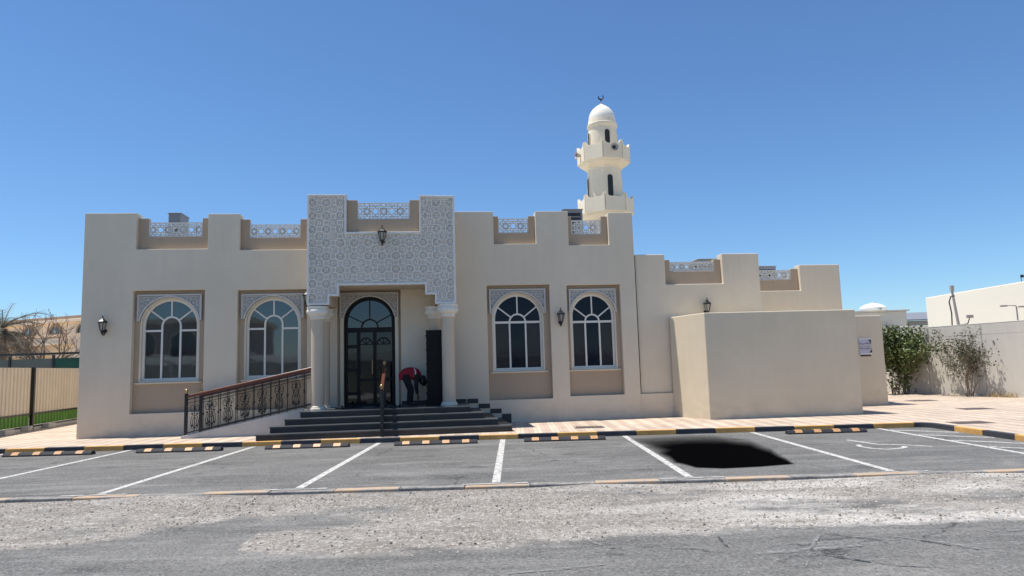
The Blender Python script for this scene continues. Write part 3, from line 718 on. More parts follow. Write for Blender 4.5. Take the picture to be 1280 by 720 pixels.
def girih_fill(x0, x1, z0, z1, T, ok, w, y0, y1, back=False, cut=3):
    """Bars of the pattern tiled over a rectangle, kept where ok(point)."""
    mb = MB(); nx = int(math.ceil((x1 - x0) / T)) + 1; nz = int(math.ceil((z1 - z0) / T)) + 1
    offx = ((x1 - x0) - round((x1 - x0) / T) * T) / 2; offz = ((z1 - z0) - round((z1 - z0) / T) * T) / 2
    segs = girih(T)
    for i in range(-1, nx):
        for j in range(-1, nz):
            for p, q in segs:
                p = (p[0] + x0 + offx + i * T, p[1] + z0 + offz + j * T); q = (q[0] + x0 + offx + i * T, q[1] + z0 + offz + j * T)
                L_ = math.hypot(q[0] - p[0], q[1] - p[1])
                if L_ < 1e-4: continue
                n = max(1, min(cut, int(L_ / 0.05)))
                run = []
                for k in range(n):
                    a_ = (p[0] + (q[0] - p[0]) * k / n, p[1] + (q[1] - p[1]) * k / n); b_ = (p[0] + (q[0] - p[0]) * (k + 1) / n, p[1] + (q[1] - p[1]) * (k + 1) / n)
                    good = ok(a_) and ok(b_)
                    if good:
                        if run and run[-1][1] == a_: run[-1] = (run[-1][0], b_)
                        else: run.append((a_, b_))
                for a_, b_ in run:
                    d = Vector((b_[0] - a_[0], b_[1] - a_[1])).normalized(); nn = Vector((-d.y, d.x)) * w / 2
                    V = [(a_[0] - nn.x, y0, a_[1] - nn.y), (b_[0] - nn.x, y0, b_[1] - nn.y), (b_[0] + nn.x, y0, b_[1] + nn.y), (a_[0] + nn.x, y0, a_[1] + nn.y)]
                    V += [(vx, y1, vz) for vx, _, vz in V]
                    fs = [(0, 1, 2, 3), (0, 4, 5, 1), (3, 2, 6, 7), (0, 3, 7, 4), (1, 5, 6, 2)]
                    if back: fs.append((4, 7, 6, 5))
                    mb.add(V, fs)
    return mb

# ================================================================== MOSQUE
mosque = thing("mosque_building", "long beige single storey mosque with crenellated parapet and arched windows", "mosque", P0, YAW)
TOP = 5.88
NOTCH = [(1.28, 3.08, 4.915), (3.885, 5.85, 4.87), (10.65, 11.83, 4.965), (12.75, 13.90, 4.915)]
WREC = [(1.25, 3.03, 0.675, 3.83), (3.86, 5.64, 0.675, 3.80), (10.42, 12.155, 0.71, 3.82), (12.636, 14.15, 0.75, 3.79)]
DOOR = (6.42, 8.09, 0.66, 3.80)
def top_at(u):
    for a_, b_, z in NOTCH:
        if a_ < u < b_: return z
    if 5.85 < u < 9.55: return 4.95
    return TOP - 0.05 if u > 13.9 else (TOP if (u < 1.28 or u > 9) else TOP - 0.03)
xs_ = [0, 14.6, 5.85, 9.55] + [q for n_ in NOTCH for q in n_[:2]] + [q for r_ in WREC for q in r_[:2]] + list(DOOR[:2])
zs_ = [-0.1, TOP, TOP - 0.05, TOP - 0.03, 4.95] + [n_[2] for n_ in NOTCH] + [q for r_ in WREC for q in r_[2:]] + list(DOOR[2:])
def main_fill(u, z):
    if z > top_at(u): return False
    for a_, b_, c_, d_ in WREC + [DOOR]:
        if a_ < u < b_ and c_ < z < d_: return False
    return True
MB().cells(xs_, zs_, main_fill, 0.0, 0.36).build("front_wall", 'stucco', mosque, bevel=0.018)
MB().box(0, 0.3, 0.36, 12, -0.1, 5.85).build("side_wall", 'stucco', mosque)
MB().box(14.3, 14.6, 0.36, 12, -0.1, 5.80).build("side_wall", 'stucco', mosque)
MB().box(0.3, 14.3, 11.7, 12, -0.1, 5.85).build("rear_wall", 'stucco', mosque)
MB().box(0.3, 14.3, 0.40, 11.7, 4.3, 4.55).build("roof", 'concrete', mosque)

def lattice_panel(u0, u1, z0, z1, y, T=None):
    fr = MB().ring([(u0, z0), (u1, z0), (u1, z1), (u0, z1)], [(u0 + .03, z0 + .04), (u1 - .03, z0 + .04), (u1 - .03, z1 - .03), (u0 + .03, z1 - .03)], y, y + 0.05)
    f = fr.build("lattice_panel", 'lattice', mosque)
    h = z1 - z0
    T = T or h * 0.98
    okp = lambda p: u0 + .02 < p[0] < u1 - .02 and z0 + .02 < p[1] < z1 - .02
    g2 = girih_fill(u0 + T / 2, u1 + T / 2, z0 + T / 2, z1 + T / 2, T, okp, 0.020, y + 0.010, y + 0.040, True)
    tag(g2.build("fine_lattice", 'lattice', f, fix=False), kind='stuff')
    g = girih_fill(u0, u1, z0, z1, T, okp, 0.026, y + 0.006, y + 0.044, True)
    tag(g.build("star_lattice", 'lattice', f, fix=False), kind='stuff')
def notch_panel(a_, b_, zb, stub_l, stub_r, sill, ztop, lz1, y, T=None):
    e = 0.002
    xs = [a_ + e, a_ + stub_l, b_ - stub_r, b_ - e]
    MB().cells(xs, [zb - 0.02, sill, ztop], lambda u, z: z < sill or u < a_ + stub_l or u > b_ - stub_r, y, y + 0.18).build("parapet_panel", 'tan', mosque, bevel=0.012)
    lattice_panel(a_ + stub_l + .002, b_ - stub_r - .002, sill - 0.012, lz1, y + 0.03, T)
notch_panel(1.28, 3.08, 4.915, 0.24, 0.19, 5.275, 5.77, 5.66, 0.14)
notch_panel(3.885, 5.85, 4.87, 0.215, 0.42, 5.225, 5.73, 5.59, 0.14)
notch_panel(10.65, 11.83, 4.965, 0.15, 0.19, 5.30, 5.78, 5.715, 0.14)
notch_panel(12.75, 13.90, 4.915, 0.12, 0.18, 5.25, 5.76, 5.65, 0.14)

def arch_outline(c, hw, zb, sp, n=20, r=None):
    """jamb bottom right, up, over the arch and down: open outline for a door or window"""
    r = r or hw
    return [(c + hw, zb)] + [(c + r * math.cos(t), sp + r * math.sin(t)) for t in [math.pi * i / n for i in range(n + 1)]] + [(c - hw, zb)]
def arched_panel(u0, u1, z0, z1, c, hw, zb, sp, y0, y1):
    """rectangular panel with an arched hole; the hole has reveals"""
    mb = MB(); n = 20
    O = []; I = []
    th = [math.pi * i / n for i in range(n + 1)]
    for t in th:
        ca, sa = math.cos(t), math.sin(t)
        I.append((c + hw * ca, sp + hw * sa))
        kx = ((u1 - c) / ca) if ca > 1e-6 else (((u0 - c) / ca) if ca < -1e-6 else 1e9)
        kz = (z1 - sp) / sa if sa > 1e-6 else 1e9
        k_ = min(kx, kz); O.append((c + k_ * ca, sp + k_ * sa))
    # exact corners
    ic = min(range(n + 1), key=lambda i: abs(O[i][0] - u1) + abs(O[i][1] - z1)); O[ic] = (u1, z1)
    ic = min(range(n + 1), key=lambda i: abs(O[i][0] - u0) + abs(O[i][1] - z1)); O[ic] = (u0, z1)
    O = [(u1, zb)] + O + [(u0, zb)]; I = [(c + hw, zb)] + I + [(c - hw, zb)]
    mb.ring(O, I, y0, y1, closed=False)
    if zb > z0 + 1e-4:
        mb.prism([(u0, z0), (u1, z0), (u1, zb), (c + hw, zb), (c - hw, zb), (u0, zb)], y0, y1)
    return mb
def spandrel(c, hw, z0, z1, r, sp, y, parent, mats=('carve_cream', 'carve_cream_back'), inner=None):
    """carved surround above an arch: backing, raised edge, star relief"""
    u0, u1 = c - hw, c + hw
    a0 = math.asin(max(0.0, min(1.0, (z0 - sp) / r))) if z0 > sp else 0.0
    n = 20
    I = [(c + r * math.cos(a0 + (math.pi - 2 * a0) * i / n), sp + r * math.sin(a0 + (math.pi - 2 * a0) * i / n)) for i in range(n + 1)]
    poly = [(u1, z0), (u1, z1), (u0, z1), (u0, z0)] + I[::-1]
    O = []
    for i, (x, z) in enumerate(I):
        t = i / n
        per = (z1 - z0) * 2 + (u1 - u0); d = t * per
        if d < z1 - z0: O.append((u1, z0 + d))
        elif d < z1 - z0 + u1 - u0: O.append((u1 - (d - (z1 - z0)), z1))
        else: O.append((u0, z1 - (d - (z1 - z0) - (u1 - u0))))
    for cx in (u1, u0):
        ic = min(range(n + 1), key=lambda i: abs(O[i][0] - cx) + abs(O[i][1] - z1)); O[ic] = (cx, z1)
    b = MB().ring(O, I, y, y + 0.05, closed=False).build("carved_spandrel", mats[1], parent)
    # raised border
    e = 0.035
    I2 = [(c + (r + e) * math.cos(a0 + (math.pi - 2 * a0) * i / n), sp + (r + e) * math.sin(a0 + (math.pi - 2 * a0) * i / n)) for i in range(n + 1)]
    MB().ring(I2, I, y - 0.03, y + 0.052, closed=False).build("arch_moulding", mats[0], b, smooth=False)
    O3 = [(u1, z0), (u1, z1), (u0, z1), (u0, z0)]; I3 = [(u1 - e, z0), (u1 - e, z1 - e), (u0 + e, z1 - e), (u0 + e, z0)]
    MB().ring(O3, I3, y - 0.028, y + 0.045, closed=False).build("border_moulding", mats[0], b)
    def ok(p):
        return u0 + e < p[0] < u1 - e and z0 + 0.01 < p[1] < z1 - e and math.hypot(p[0] - c, p[1] - sp) > r + e and p[1] > sp
    g = girih_fill(u0, u1, z0, z1, 0.235, ok, 0.017, y - 0.012, y + 0.01, cut=4)
    tag(g.build("star_relief", mats[0], b, fix=False), kind='stuff')
    return b

def window(c, hw, zb, trans, sp, yf, full_transom):
    """white arched frame with its panes; sp is the spring of the arch"""
    t = 0.055
    y0, y1 = yf, yf + 0.09
    O = arch_outline(c, hw, zb, sp); I = arch_outline(c, hw - t, zb + t, sp)
    w = MB().ring(O, I, y0, y1, closed=True).build("window", 'white', mosque, smooth=True, sharp=30)
    q = 0.33 * hw
    def bar(p, r_, wd=0.045, d=0.0): MB().bar(p, r_, wd, y0 + 0.012 + d, y1 - 0.012 - d).build("glazing_bar", 'white', w)
    ri = q - 0.0
    zi = trans if full_transom else sp
    # small inner arch
    A = arc(c, zi, ri + 0.022, 0, math.pi, 14); B = arc(c, zi, ri - 0.022, 0, math.pi, 14)
    MB().ring(A, B, y0 + 0.014, y1 - 0.014, closed=False).build("inner_arch_bar", 'white', w)
    for s in (-1, 1):
        bar((c + s * q, zb + t), (c + s * q, (trans - 0.024) if full_transom else sp))
    if full_transom:
        bar((c - hw + t, trans), (c + hw - t, trans), 0.06)
    else:
        for s in (-1, 1): bar((c + s * (q + 0.022), trans), (c + s * (hw - t), trans), 0.05, 0.003)
    def on_arch(a_):                       # the glazing edge on the great arch in direction a_ from (c, zi)
        dx, dz = math.cos(a_), math.sin(a_); oz = zi - sp; rr = hw - t
        b_ = oz * dz; k_ = -b_ + math.sqrt(max(0, b_ * b_ - (oz * oz - rr * rr))); return (c + dx * k_, zi + dz * k_)
    for a_ in (R(38), R(90), R(142)):
        p = (c + ri * math.cos(a_), zi + ri * math.sin(a_)); e_ = on_arch(a_)
        bar((p[0] + 0.018 * math.cos(a_), p[1] + 0.018 * math.sin(a_)), e_, 0.036, 0.005)
    # panes
    yg0, yg1 = yf + 0.045, yf + 0.06
    def pane(poly, m='glass'):
        if full_transom: m = {'glass': 'glass_navy', 'glass_side': 'glass_navy_side'}[m]
        MB().prism(poly, yg0, yg1).build("pane", m, w)
    for s in (-1, 1):
        xa, xb = sorted((c + s * q, c + s * (hw - t)))
        pane([(xa, zb + t), (xb, zb + t), (xb, trans), (xa, trans)], 'glass_side')
    if full_transom:
        pane([(c - q, zb + t), (c + q, zb + t), (c + q, trans), (c - q, trans)])
        pane(arc(c, trans, ri, 0, math.pi, 14))
    else:
        pane([(c - q, zb + t), (c + q, zb + t)] + arc(c, zi, ri, 0, math.pi, 14))
    for a0, a1 in ((0, 38), (38, 90), (90, 142), (142, 180)):
        outer = [on_arch(R(a0 + (a1 - a0) * i / 8)) for i in range(9)]
        inner = [(c + ri * math.cos(R(a0 + (a1 - a0) * i / 8)), zi + ri * math.sin(R(a0 + (a1 - a0) * i / 8))) for i in range(9)]
        if not full_transom and a0 == 0: outer = [(c + hw - t, trans)] + outer; inner = [(c + q, trans)] + inner
        if not full_transom and a1 == 180: outer = outer + [(c - hw + t, trans)]; inner = inner + [(c - q, trans)]
        pane(outer + inner[::-1])
    return w

# (centre, half width of frame, bottom, transom, spring, panel rect, full transom)
WIN = [(2.13, 0.70, 1.50, 2.79, 2.915, WREC[0], False), (4.735, 0.685, 1.50, 2.785, 2.905, WREC[1], False),
       (11.27, 0.675, 1.505, 2.81, 2.905, WREC[2], True), (13.375, 0.61, 1.50, 2.78, 2.945, WREC[3], True)]
for c, hw, zb, tr, sp, rc, ft in WIN:
    e = 0.002; g = 0.045
    arched_panel(rc[0] + e, rc[1] - e, rc[2] + e, rc[3] - e, c, hw + g, zb - g, sp, 0.15, 0.345).build("recess_panel", 'tan', mosque, bevel=0.006)
    # cream reveal round the frame
    MB().ring(arch_outline(c, hw + g - .002, zb - g + .002, sp), arch_outline(c, hw + .001, zb - .001, sp), 0.145, 0.33, closed=True).build("window_surround", 'cream', mosque)
    MB().box(c - hw - 0.12, c + hw + 0.12, 0.09, 0.2, zb - 0.085, zb - 0.045).build("window_sill", 'stucco', mosque, bevel=0.008)
    spandrel(c, (rc[1] - rc[0]) / 2 - 0.09, 3.035, rc[3] - 0.10, hw + 0.045, sp, 0.098, mosque)
    window(c, hw, zb, tr, sp, 0.235, ft)

# ---- entrance door
c, hw, zb, tr, sp = 7.25, 0.645, 0.665, 2.69, 2.905
arched_panel(DOOR[0] + .002, DOOR[1] - .002, DOOR[2] + .002, DOOR[3] - .002, c, hw + 0.03, DOOR[2] + .002, sp, 0.15, 0.345).build("door_recess_panel", 'tan', mosque)
spandrel(c, 0.775, 3.03, DOOR[3] - 0.11, hw + 0.03, sp, 0.098, mosque)
for s in (-1, 1):
    xa, xb = sorted((c + s * (hw + 0.032), c + s * 0.772)); MB().box(xa, xb, 0.105, 0.152, 0.66, 3.03).build("door_pilaster", 'cream', mosque, bevel=0.01)
t = 0.06; y0, y1 = 0.22, 0.32
dr = MB().ring(arch_outline(c, hw, zb, sp), arch_outline(c, hw - t, zb + t, sp), y0, y1).build("entrance_door", 'door', mosque, smooth=True, sharp=30)
def dbar(p, q_, wd=0.05, d=0.012): MB().bar(p, q_, wd, y0 + d, y1 - d).build("door_bar", 'door', dr)
dbar((c - hw + t, tr), (c + hw - t, tr), 0.13)
ri = 0.215
MB().ring(arc(c, tr + .066, ri + .02, 0, math.pi, 14), arc(c, tr + .066, ri - .02, 0, math.pi, 14), y0 + .015, y1 - .015, closed=False).build("fanlight_arch_bar", 'door', dr)
def on_arch_d(a_):
    dx, dz = math.cos(a_), math.sin(a_); oz = tr - sp; rr = hw - t; b_ = oz * dz
    k_ = -b_ + math.sqrt(max(0, b_ * b_ - (oz * oz - rr * rr))); return (c + dx * k_, tr + dz * k_)
for a_ in (35, 90, 145):
    dbar((c + (ri + .02) * math.cos(R(a_)), tr + .066 + (ri + .02) * math.sin(R(a_))), on_arch_d(R(a_)), 0.03, 0.02)
def dpane(poly, m='glass_door'): MB().prism(poly, y0 + 0.045, y0 + 0.06).build("pane", m, dr)
dpane([(c - hw + t, tr + .06)] + [(c + hw - t, tr + .06)] + arc(c, sp, hw - t, 0, math.pi, 20), 'glass_fan')
# narrow side leaf left with three lights, two leaves with arched lights
xl = c - 0.30
dbar((xl, zb + t), (xl, tr - .065), 0.09); dbar((c + 0.13, zb + t), (c + 0.13, tr - .065), 0.09)
for z in (1.0, 1.62, 2.25): dbar((c - hw + t, z), (xl - .045, z), 0.09)
dbar((xl + .045, 1.35), (c + .085, 1.35), 0.08); dbar((c + .175, 1.35), (c + hw - t, 1.35), 0.08)
for xa, xb in ((c - hw + t, xl - .045), (xl + .045, c + .085), (c + .175, c + hw - t)):
    dpane([(xa, zb + t), (xb, zb + t), (xb, tr - .065), (xa, tr - .065)])
for cx in (c - 0.105, c + 0.36):
    r_ = 0.17
    MB().ring(arc(cx, 2.3, r_ + .02, 0, math.pi, 12), arc(cx, 2.3, r_ - .02, 0, math.pi, 12), y0 + .02, y1 - .02, closed=False).build("leaf_arch_bar", 'door', dr)
    for a_ in (45, 90, 135): dbar((cx, 2.3), (cx + r_ * math.cos(R(a_)), 2.3 + r_ * math.sin(R(a_))), 0.022, 0.022)
    dbar((cx - .19, 2.3), (cx + .19, 2.3), 0.025, 0.022)
MB().tube([(c + .07, y0 - .01, 1.5), (c + .07, y0 - .06, 1.52), (c + .07, y0 - .06, 1.88), (c + .07, y0 - .01, 1.9)], 0.014, 8).build("handle", 'brass', dr, smooth=True)

# ---- porch
PY = -1.2
PANEL = [(5.85, 6.06), (5.85, 3.25), (6.40, 3.25), (6.40, 3.47), (6.63, 3.47), (6.63, 3.73), (8.77, 3.73), (8.77, 3.47), (9.015, 3.47), (9.015, 3.23), (9.55, 3.23), (9.55, 6.02), (8.645, 6.04), (8.645, 5.09), (6.82, 5.09), (6.82, 6.06)]
MB().prism(PANEL, PY, PY + 0.2).build("porch_panel", 'carve_back', mosque)
pp = [o for o in mosque.children if o.name.startswith("porch_panel")][0]
def inset(poly, d):
    n = len(poly); out = []
    area = sum(poly[i][0] * poly[(i + 1) % n][1] - poly[(i + 1) % n][0] * poly[i][1] for i in range(n))
    s = 1 if area > 0 else -1
    for i in range(n):
        p0, p1, p2 = Vector(poly[i - 1]), Vector(poly[i]), Vector(poly[(i + 1) % n])
        d1 = (p1 - p0).normalized(); d2 = (p2 - p1).normalized()
        n1 = Vector((-d1.y, d1.x)) * s; n2 = Vector((-d2.y, d2.x)) * s
        b = (n1 + n2); b = b / max(0.2, b.dot(n1)); out.append((p1.x + b.x * d, p1.y + b.y * d))
    return out
PI_ = inset(PANEL, 0.055)
MB().ring(PANEL, PI_, PY - 0.045, PY + 0.002).build("panel_border", 'white', pp, bevel=0.008)
PJ = inset(PANEL, 0.045)
g = girih_fill(5.85, 9.55, 3.23, 6.06, 0.345, lambda p: inside(p, PJ), 0.029, PY - 0.02, PY + 0.002)
tag(g.build("star_relief", 'carve', pp, fix=False), kind='stuff')
g = girih_fill(5.85 + .1725, 9.55 + .1725, 3.23 + .1725, 6.06 + .1725, 0.345, lambda p: inside(p, PJ), 0.021, PY - 0.012, PY + 0.003)
tag(g.build("fine_relief", 'carve', pp, fix=False), kind='stuff')
MB().box(5.96, 9.44, PY + 0.2, -0.002, 3.745, 4.9).build("porch_soffit", 'column', mosque)
for a_, b_ in ((5.852, 5.95), (9.45, 9.548)):
    MB().box(a_, b_, PY + 0.2, -0.002, 3.26, 6.0).build("porch_side", 'stucco', mosque)
notch_panel(6.82, 8.645, 5.09, 0.26, 0.245, 5.44, 5.94, 5.87, PY + 0.075, 0.42)
# beams above the column pairs
for a_, b_ in ((5.96, 6.42), (9.0, 9.44)):
    MB().box(a_, b_, PY + 0.21, -0.1, 3.262, 3.74).build("porch_beam", 'column', mosque)
def column(u, w, r):
    co = MB().lathe([(r, 0.64), (r, 2.92)], (0, 0), 28).build("column", 'column', mosque, smooth=True); co.location = (u, w, 0)
    MB().lathe([(r + .05, .64), (r + .05, .70), (r + .03, .72), (r + .025, .75), (r + .001, .77)], (0, 0), 28).build("base", 'cream', co, smooth=True)
    rr = r
    MB().lathe([(rr + .002, 2.90), (rr + .03, 2.92), (rr + .03, 2.95), (rr + .015, 2.965), (rr + .05, 2.99), (rr + .095, 3.03), (rr + .115, 3.08), (rr + .11, 3.13), (rr + .08, 3.165), (rr + .10, 3.17), (rr + .10, 3.225)], (0, 0), 28).build("capital", 'capital', co, smooth=True, sharp=50)
column(6.09, -1.03, 0.165); column(9.33, -1.03, 0.165)
column(6.14, -0.30, 0.135); column(8.99, -0.36, 0.15)

# ---- right wing, set back a hand's breadth, and its rear section
WT = 4.64
MB().cells([14.602, 15.51, 17.2, 18.3], [0.75, 3.78, WT], lambda u, z: z < 3.78 or u < 15.51 or u > 17.2, 0.09, 0.45).build("wing_wall", 'stucco', mosque, bevel=0.018)
MB().box(14.602, 18.3, 0.012, 0.45, -0.1, 0.748).build("wing_plinth", 'stucco', mosque, bevel=0.01)
MB().box(14.597, 14.632, 0.045, 0.1, 0.75, 4.6).build("movement_joint", 'dark', mosque)
notch_panel(15.51, 17.2, 3.78, 0.185, 0.20, 4.165, 4.50, 4.44, 0.22)
MB().cells([18.302, 19.05, 20.91, 22.3], [-0.1, 3.80, WT], lambda u, z: z < 3.80 or u < 19.05 or u > 20.91, 2.6, 2.95).build("rear_wing_wall", 'stucco', mosque, bevel=0.018)
notch_panel(19.05, 20.91, 3.80, 0.2, 0.24, 4.175, 4.53, 4.50, 2.73)
MB().box(18.0, 18.3, 0.452, 2.6, -0.1, WT - .02).build("wing_side_wall", 'stucco', mosque)
MB().box(22.0, 22.3, 2.952, 11, -0.1, WT - .03).build("wing_side_wall", 'stucco', mosque)
MB().box(14.602, 18.0, 0.46, 8, 3.4, 3.6).build("roof", 'concrete', mosque)
MB().box(18.0, 22.0, 2.96, 11, 3.4, 3.61).build("roof", 'concrete', mosque)

# ---- low annex in front of the wing
annex = thing("annex_block", "low plain beige block with flat top standing before the right wing", "annex", P0, YAW)
MB().slab([(15.52, 0.004), (15.94, -1.5), (20.04, -1.6), (20.04, 1.19), (15.6, 1.19)][:3] + [(20.04, -0.01), (15.6, -0.01)], -0.1, 2.84).build("front_block", 'annex', annex, bevel=0.02)
MB().slab([(18.31, 1.2), (22.67, 1.2), (22.67, 2.58), (18.31, 2.58)], -0.1, 2.84).build("rear_block", 'annex', annex, bevel=0.02)
MB().slab([(18.31, 0.0), (20.03, 0.0), (20.03, 1.19), (18.31, 1.19)], -0.1, 2.82).build("link_block", 'annex', annex, bevel=0.02)

# ---- sign on the annex
sg = thing("direction_sign", "small pair of stacked pale plates with dark print on the annex end wall", "sign", FW(22.055, 1.2, 1.88), YAW)
MB().box(-0.205, 0.205, -0.022, -0.001, 0.02, 0.23).build("upper_plate", 'signplate', sg)
MB().box(-0.195, 0.215, -0.022, -0.001, -0.19, 0.0).build("lower_plate", 'signplate', sg)
MB().box(-0.207, 0.19, -0.026, -0.003, 0.232, 0.262).build("white_edge", 'signtop', sg)
MB().box(-0.18, 0.2, -0.026, -0.003, -0.222, -0.192).build("white_edge", 'signtop', sg)
MB().box(-0.17, 0.16, -0.03, -0.003, -0.285, -0.245).build("dark_bar", 'signink', sg)
ink = MB()
def squiggle(z, x0, x1, seed):
    r_ = random.Random(seed); x = x0
    while x < x1:
        w_ = r_.uniform(0.02, 0.05)
        ink.tube([(x, -0.024, z), (x + w_ * .5, -0.024, z + r_.uniform(-.012, .02)), (x + w_, -0.024, z)], 0.007, 4)
        if r_.random() < .4: ink.box(x + w_ * .3, x + w_ * .55, -0.026, -0.021, z + .02, z + r_.uniform(.035, .065))
        elif r_.random() < .4: ink.box(x + w_ * .3, x + w_ * .6, -0.026, -0.021, z - .03, z - .018)
        x += w_ + r_.choice([0, 0, .004, .02])
squiggle(0.09, -0.19, -0.05, 3); squiggle(0.09, -0.015, 0.16, 5); squiggle(-0.055, -0.17, 0.15, 8)
tag(ink.build("print", 'signink', sg), kind='stuff')
MB().prism([(0.10, 0.215), (0.195, 0.215), (0.195, 0.11)], -0.027, -0.021).build("arrow_corner", 'signink', sg)
MB().prism([(0.11, -0.175), (0.205, -0.175), (0.205, -0.08)], -0.027, -0.021).build("arrow_corner", 'signink', sg)

# ================================================================== MINARET
mx, my = FW(14.87, 4.0)[:2]
minaret = thing("minaret", "slim pale minaret with two octagonal balconies and a white dome behind the parapet", "minaret", (mx, my, 0), math.atan2(-my, -mx))
MB().lathe([(0.62, -0.1), (0.60, 5.0), (0.60, 6.36)], seg=32).build("lower_shaft", 'minaret', minaret, smooth=True)
MB().lathe([(0.585, 6.6), (0.575, 8.19)], seg=32).build("shaft", 'minaret', minaret, smooth=True)
MB().lathe([(0.49, 8.40), (0.485, 9.66), (0.52, 9.71), (0.52, 9.80), (0.49, 9.82), (0.475, 9.96)], seg=32).build("drum", 'minaret', minaret, smooth=True, sharp=35)
dome = [(0.455, 9.96), (0.458, 10.02), (0.445, 10.11), (0.41, 10.22), (0.35, 10.32), (0.27, 10.41), (0.18, 10.48), (0.10, 10.53), (0.04, 10.565), (0.022, 10.64)]
MB().lathe(dome, seg=32).build("dome", 'dome', minaret, smooth=True, sharp=60)
fin = MB(); fin.tube([(0, 0, 10.6), (0, 0, 10.74)], 0.016, 6)
cr = [(0.085 * math.sin(R(a_)), 0.83 + 10 - 0.085 * math.cos(R(a_))) for a_ in range(-140, 141, 20)]
rad = [0.008 + 0.022 * math.cos(R(a_) * 0.6) for a_ in range(-140, 141, 20)]
fo = bpy.data.objects
crm = MB(); crm.tube([(p[0] * 0.0, p[0], p[1]) for p in cr], rad, 6)
fin.add(crm.v, crm.f)
f_ = fin.build("crescent_finial", 'black', minaret, smooth=True); f_.rotation_euler = (0, 0, R(12))
def balcony(zb, corb, zf, zt, Rv, rs, name):
    """octagonal balcony: corbel, floor drum and eight parapet faces with peaked corners"""
    b = MB().lathe([(rs, zb), (rs + .05, zb + corb * .12), (rs + .07, zb + corb * .3), (Rv * .86, zb + corb * .48), (Rv * .965, zb + corb * .72), (Rv, zf), (Rv, zf + 0.02), (Rv - .12, zf + 0.02), (0.05, zf + .02)], seg=8).build(name, 'minaret', minaret)
    side = 2 * Rv * math.sin(R(22.5)); ap = Rv * math.cos(R(22.5)); h = zt - zf; hs = side / 2
    pk = 0.14
    poly = [(-hs, 0), (hs, 0), (hs, h + pk), (hs - .035, h + pk * .95), (hs - .10, h + pk * .25), (hs - .16, h), (-hs + .16, h), (-hs + .10, h + pk * .25), (-hs + .035, h + pk * .95), (-hs, h + pk)]
    face = None
    for k_ in range(8):
        an = R(45 * k_ + 22.5)
        if face is None:
            face = MB().prism(poly, -0.05, 0.04).build("parapet_face", 'minaret', b, bevel=0.008)
            # inset course near the top of each face
            MB2 = MB().box(-hs + .17, hs - .17, -0.062, -0.045, h - .12, h - .045)
            face_trim = MB2
        else:
            c_ = face.copy(); COL.objects.link(c_); c_.parent = b
            face_k = c_
        o = face if k_ == 0 else face_k
        o.location = (ap * math.cos(an), ap * math.sin(an), zf)
        o.rotation_euler = (0, 0, an + R(90))
    return b
balcony(6.36, 0.26, 6.62, 7.10, 0.905, 0.60, "lower_balcony")
balcony(8.17, 0.25, 8.42, 8.92, 0.86, 0.575, "upper_balcony")
# arched openings: dark niches with a raised reveal
def niche(r, ang, z0, z1, hw_, parent=minaret):
    O = arch_outline(0, hw_ + .025, z0 - .0, z1 - hw_, 10); I = arch_outline(0, hw_, z0, z1 - hw_, 10)
    n_ = MB().ring(O, I, -0.02, 0.1, closed=False).build("niche_window", 'minaret', parent)
    n_.location = (r * math.cos(ang), r * math.sin(ang), 0); n_.rotation_euler = (0, 0, ang + R(90))
    MB().prism([(-hw_, z0)] + [(hw_, z0)] + arc(0, z1 - hw_, hw_, 0, math.pi, 10), -0.006, 0.03).build("dark_opening", 'dark', n_)
for k_ in range(4):
    an = R(90 * k_ + 19)
    niche(0.575, an, 7.05, 7.92, 0.095); niche(0.484, an, 8.95, 9.52, 0.09)
# loudspeakers on the upper balcony
for an, lab, z in ((R(22.5), "round horn loudspeaker on the right facing side of the upper minaret balcony", 8.74), (R(-67.5), "round horn loudspeaker seen edge on at the left of the upper minaret balcony", 8.70)):
    ap = 0.86 * math.cos(R(22.5)) + 0.05
    wz = math.atan2(-my, -mx)
    p = Vector((mx + ap * math.cos(an + wz), my + ap * math.sin(an + wz), z))
    sp_ = thing("loudspeaker", lab, "loudspeaker", p, an + wz - R(90), "loudspeakers on the minaret")
    hn = MB().lathe([(0.05, 0.0), (0.06, 0.06), (0.09, 0.12), (0.13, 0.15), (0.135, 0.163), (0.118, 0.163), (0.075, 0.125), (0.045, 0.09)], seg=20).build("horn", 'speaker', sp_, smooth=True); hn.rotation_euler = (R(-90), 0, 0)
    dr_ = MB().lathe([(0.055, 0.085), (0.05, 0.13), (0.02, 0.15)], seg=14).build("driver", 'dark', sp_, smooth=True); dr_.rotation_euler = (R(-90), 0, 0)

# ================================================================== STEPS, RAMP, RAILINGS
steps = thing("entrance_steps", "broad flight of black granite steps up to the porch", "steps", P0, YAW)
SU = [(4.98, 10.75), (5.22, 10.44), (5.49, 10.13), (5.79, 9.82)]
SWF = [-2.50, -2.22, -1.94, -1.66]
for i in range(4):
    z1 = SW + 0.143 * (i + 1)
    o = MB().box(SU[i][0], SU[i][1], SWF[i], -0.003 if i == 3 else SWF[i] + 0.55, SW - 0.02 if i == 0 else z1 - 0.143, z1 - 0.03).build("riser", 'granite', steps, bevel=0.004)
    tr_ = MB().box(SU[i][0] - 0.015, SU[i][1] + 0.015, SWF[i] - 0.02, -0.004 if i == 3 else SWF[i] + 0.4, z1 - 0.03, z1).build("tread", 'granite_sunlit', steps, bevel=0.006)
